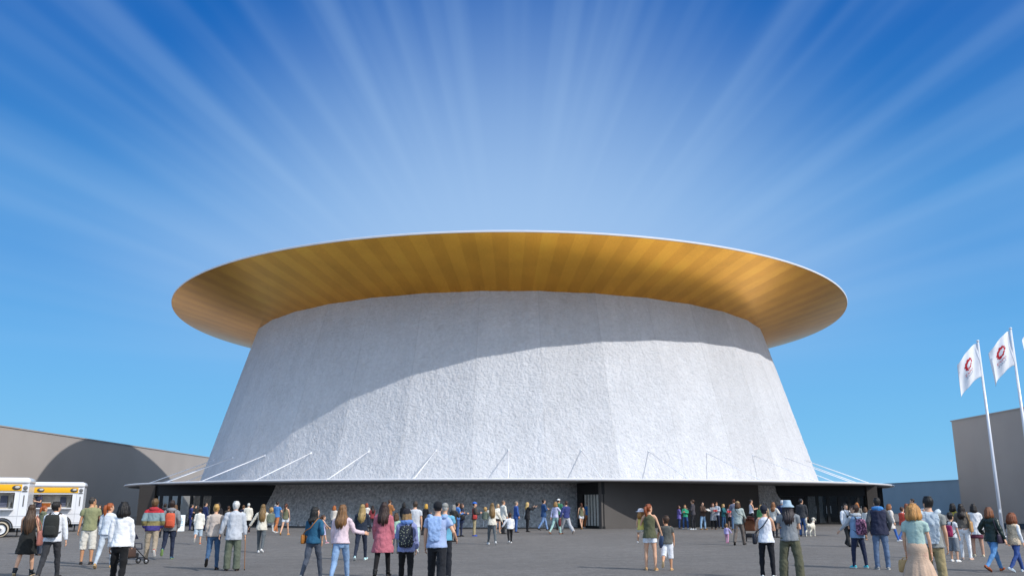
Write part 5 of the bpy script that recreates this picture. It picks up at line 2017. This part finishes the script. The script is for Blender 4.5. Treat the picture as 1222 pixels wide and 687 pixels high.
# two women walking away
person(917, 689, 603.3, 2, 'woman with short dark hair in a white sleeveless top and black leggings', sex='f', yaw=15, hair=('short', '#20232e'), hat=('beanie', '#272b38'), top=('flare', '#e2e6f0'), bot=('legg', '#1c1e26'), legs='relax', L='chest', R='chest', shoe=WS, fat=1.05,
       acc=[lambda g: shoulder_bag(g, 'dark navy crossbody bag of the woman in the white sleeveless top', '#20232e', -1, .30, .26, .11, .93, .27)])
person(946, 693, 598, -2, 'person in a pale blue bucket hat, grey t-shirt and baggy olive trousers', sex='f', hair=('long', '#352c2e', 1.1, 1.22), hat=('bucket', '#9bb6c8'), top=('tee', '#7f8489'), bot=('wide', '#5b5a44'), legs='wide', L='chest', R='chest', shoe=BK, fat=1.12)
person(925.5, 641, 599, 35, 'woman with long auburn hair in a cream cardigan before the dark block', sex='f', hair=('long', '#8a5a34', 1.0, 1.25), top=('cardigan', '#dcd5c8'), bot=('slim', '#2b2d33'), L='hang', R='reach')
person(936, 639.5, 596.5, 20, 'white-haired person in a navy coat', hair=('short', '#c9cdd2'), top=('blazer', '#27345c'), bot=('jeans', '#4f6a8c'), L='hang', R='hang', fat=1.15)
person(959, 639.5, 595, 15, 'man in a dark grey jacket and blue jeans with a white dog', hair=('short', '#23262f'), yaw=30, top=('jacket', '#3b3d42'), bot=('jeans', '#3a6199'), L='hang', R='hang')

# trio and pointing woman
person(1013, 651.7, 600, 150, 'dark-haired person in a white shirt and black trousers with a camera at the chest', yaw=0, hair=('short', BL), top=('shirt', '#dfe2e8'), bot=('reg', '#2c2c2c'), legs='walkR', L='hold', R='hang', shoe=BK,
       acc=[lambda g: chest_camera(g)])
person(1021, 652, 604, -60, 'brown-haired person close behind the white shirt', sex='f', hair=('bob', BR), top=('sweater', '#8b8784'), bot=('slim', '#2e3036'))
person(1026, 640, 599.5, 10, 'woman with orange hair near the glass doors', sex='f', hair=('bob', '#b0692c'), top=('sweater', '#8c8478'), bot=('slim', '#33343a'))
person(1036, 644, 605, 25, 'brown-haired woman in a white top and black trousers seen past the purple backpack', sex='f', hair=('bob', '#6a4a30'), top=('shirt', '#dad7d0'), bot=('slim', '#26272b'), legs='liftR', shoe=('#b98a6a', '#d0a888'))
person(1026.5, 677, 602.3, -35, 'girl in a denim vest over a grey hooded top with navy leggings, pointing', sex='f', kid=1.08, yaw=-35, hair=('short', '#3a261c'), top=('vest', '#7fa0c4'), sleeves='#aab0b6', hood='#b3b9be', bot=('legg', '#232c48'), legs='wide', L='reachfwd', R='hang', shoe=('#4fc3cf', '#d5f0f2'),
       acc=[lambda g: backpack(g, 'purple patterned backpack of the girl in the denim vest', '#7d4a6a', .32, .44, .16, 1.14, material=checked('#4a2c48', '#b07a98'))])
person(1054, 679, 594, -8, 'man in a navy padded vest with a bright blue hood and faded jeans', yaw=-15, hair=('short', '#2a241f'), top=('vest', '#2c3048'), sleeves='#54565a', hood='#2f7fc4', bot=('jeans', '#5d7596'), legs='stand', L='pocket', R='pocket', shoe=('#9a9a98', '#c9c9c4'))

# far right
person(1065, 645.5, 600.4, 70, 'woman with wavy auburn hair in a cream coat and bright blue jeans', sex='f', hair=('bob', '#8a552c', 1.15), top=('coat', '#ddd2c8'), bot=('skinny', '#2f6cc0'), legs='walkR', shoe=WS)
person(1080, 643.8, 603, 45, 'child in an orange-red padded vest with white sleeves and jeans', kid=1.12, hair=('short', '#4a2c22'), top=('vest', '#d4442a'), sleeves='#e2e2e6', bot=('jeans', '#3a6cb0'), legs='strideL', L='hang', R='hang', shoe=('#4a50a8', '#8a90d8'))
person(1085.5, 641, 600, 40, 'red-haired woman in a dark green jacket beside the orange vest', sex='f', hair=('bob', '#84482c'), top=('jacket', '#33554c'), bot=('jeans', '#2f6cb0'), legs='walkR', shoe=('#a3562c', '#8a4a28'))
person(1093, 639, 595, -20, 'short-haired man in a grey jacket before the blue-grey building', hair=('crop', '#3a2c24'), yaw=-60, top=('jacket', '#5a5d62'), bot=('reg', '#3a3d44'))
person(1108.5, 646, 599, 0, 'grey-haired person in a pale blue top seen past the blond woman', hair=('short', '#5c5a56'), top=('shirt', '#9fb3c6'), bot=('reg', '#4a4f58'))
person(1102, 724, 601, 10, 'woman with strawberry blond hair in a mint top and long pleated beige skirt', sex='f', yaw=22, hair=('bob', '#b9854a', 1.25), top=('crop', '#a9c6bc'), bot=None, skirt=(.22, .20, '#c9a88c', .09), tights='#d8ac90', legs='stand', L='hang', R='hang', shoe=('#b98a5a', '#a87a4a'),
       acc=[lambda g: handbag(g, 'straw coloured bag held by the woman in the mint top', '#bd9a68', 'L', .30, .22, .10, .03, rot=20)])
person(1120, 716, 592.4, 6, 'tall man with black hair, a pale sweater draped down his back and khaki trousers', yaw=-35, hair=('short', '#191614'), top=('tee', '#8f928e'), bot=('reg', '#a08f62'), legs='stand', L='face', R='hang', shoe=BK,
       acc=[lambda g: sweater_back(g, 'pale blue-grey sweater draped over the back of the tall man in khaki', '#b9c6cf', True)])
person(1140, 669.7, 611.5, 30, 'girl with dark hair in a white top and grey shorts with white shoes', sex='f', kid=1.25, hair=('short', BL), top=('tee', '#d3d6da'), bot=('knee', '#7d838a'), legs='stand', L='hang', R='hang', shoe=WS,
       acc=[lambda g: backpack(g, 'magenta backpack of the girl in grey shorts', '#a31f56', .30, .42, .15, 1.12)])
g = person(1154, 667.3, 601, 12, 'woman with long dark hair in a taupe top and white trousers', sex='f', hair=('long', '#241a16', .95, 1.24), top=('cropl', '#6f655a'), bot=('skinny', '#e2e3e6'), legs='relax', L='carry', R='hang', shoe=('#d8b8a4', '#e0c8b8'),
           acc=[lambda g: shoulder_bag(g, 'tan tote bag on the shoulder of the woman in taupe', '#b98f5e', 1, .28, .34, .10, 1.02, .24, False, name='tote_bag')])
carried(g, (-.24, .12, 1.06), 20, 'child in a yellow top and grey-white dress carried by the woman in taupe', .95, sex='f', hair=('bob', BL), top=('tee', '#cdb52e'), bot=('legg', '#c9ccd2'), skirt=(.62, .06, '#c3c8d0', .04), shoe=WS, **TODD)
person(1168.5, 663.5, 601.2, -10, 'woman with a dark bob in a white cardigan and maroon skirt', sex='f', hair=('bob', '#231b17', 1.05), top=('longjacket', '#e0e0e2'), bot=None, tights='#c9977a', skirt=(.60, .045, '#6a2f44', .03), legs='relax', L='hold', R='hang', shoe=('#d9c9a8', '#e6dcc4'))
person(1189, 681.5, 602, 36, 'woman with an auburn bob in a dark green leather jacket and blue jeans, striding', sex='f', hair=('bob', '#7a4a2c', 1.1), top=('jacket', '#20302b', 'LEATHER'), bot=('skinny', '#4f8fc8'), legs='strideL', L='elbow', R='handhold', shoe=('#9a4f28', '#7a3f20'),
       acc=[lambda g: shoulder_bag(g, 'purple-black handbag of the woman in the leather jacket', '#33283a', 1, .26, .24, .09, .92, .25, False)])
person(1216, 682, 610.5, 50, 'girl with curly red-brown hair in a fluffy cream vest and blue jeans', sex='f', kid=1.15, hair=('bob', '#7f4423', 1.2), top=('vest', '#d9c3a6', 'FLUFF'), sleeves='#e3e6ea', bot=('skinny', '#35559a'), legs='walkL', L='handhold', R='hang', shoe=('#b9c9d4', '#e6ecf0'))
# vendor in the farther trailer
p = t2.matrix_basis @ V3((.06, .25, .5))
g = build_person('vendor in a dark cap working inside the white food trailer', 1.68, hair=('short', DB), hat=('cap', '#23243a'), top=('tee', '#3d3f57'), bot=('reg', '#2a2b30'), L='hold', R='raise', px=30, name='person', group='people working in the food trailers')
g.o.matrix_world = Matrix.Translation(p) @ Matrix.Rotation(R_(150), 4, 'Z')

flush_soft()
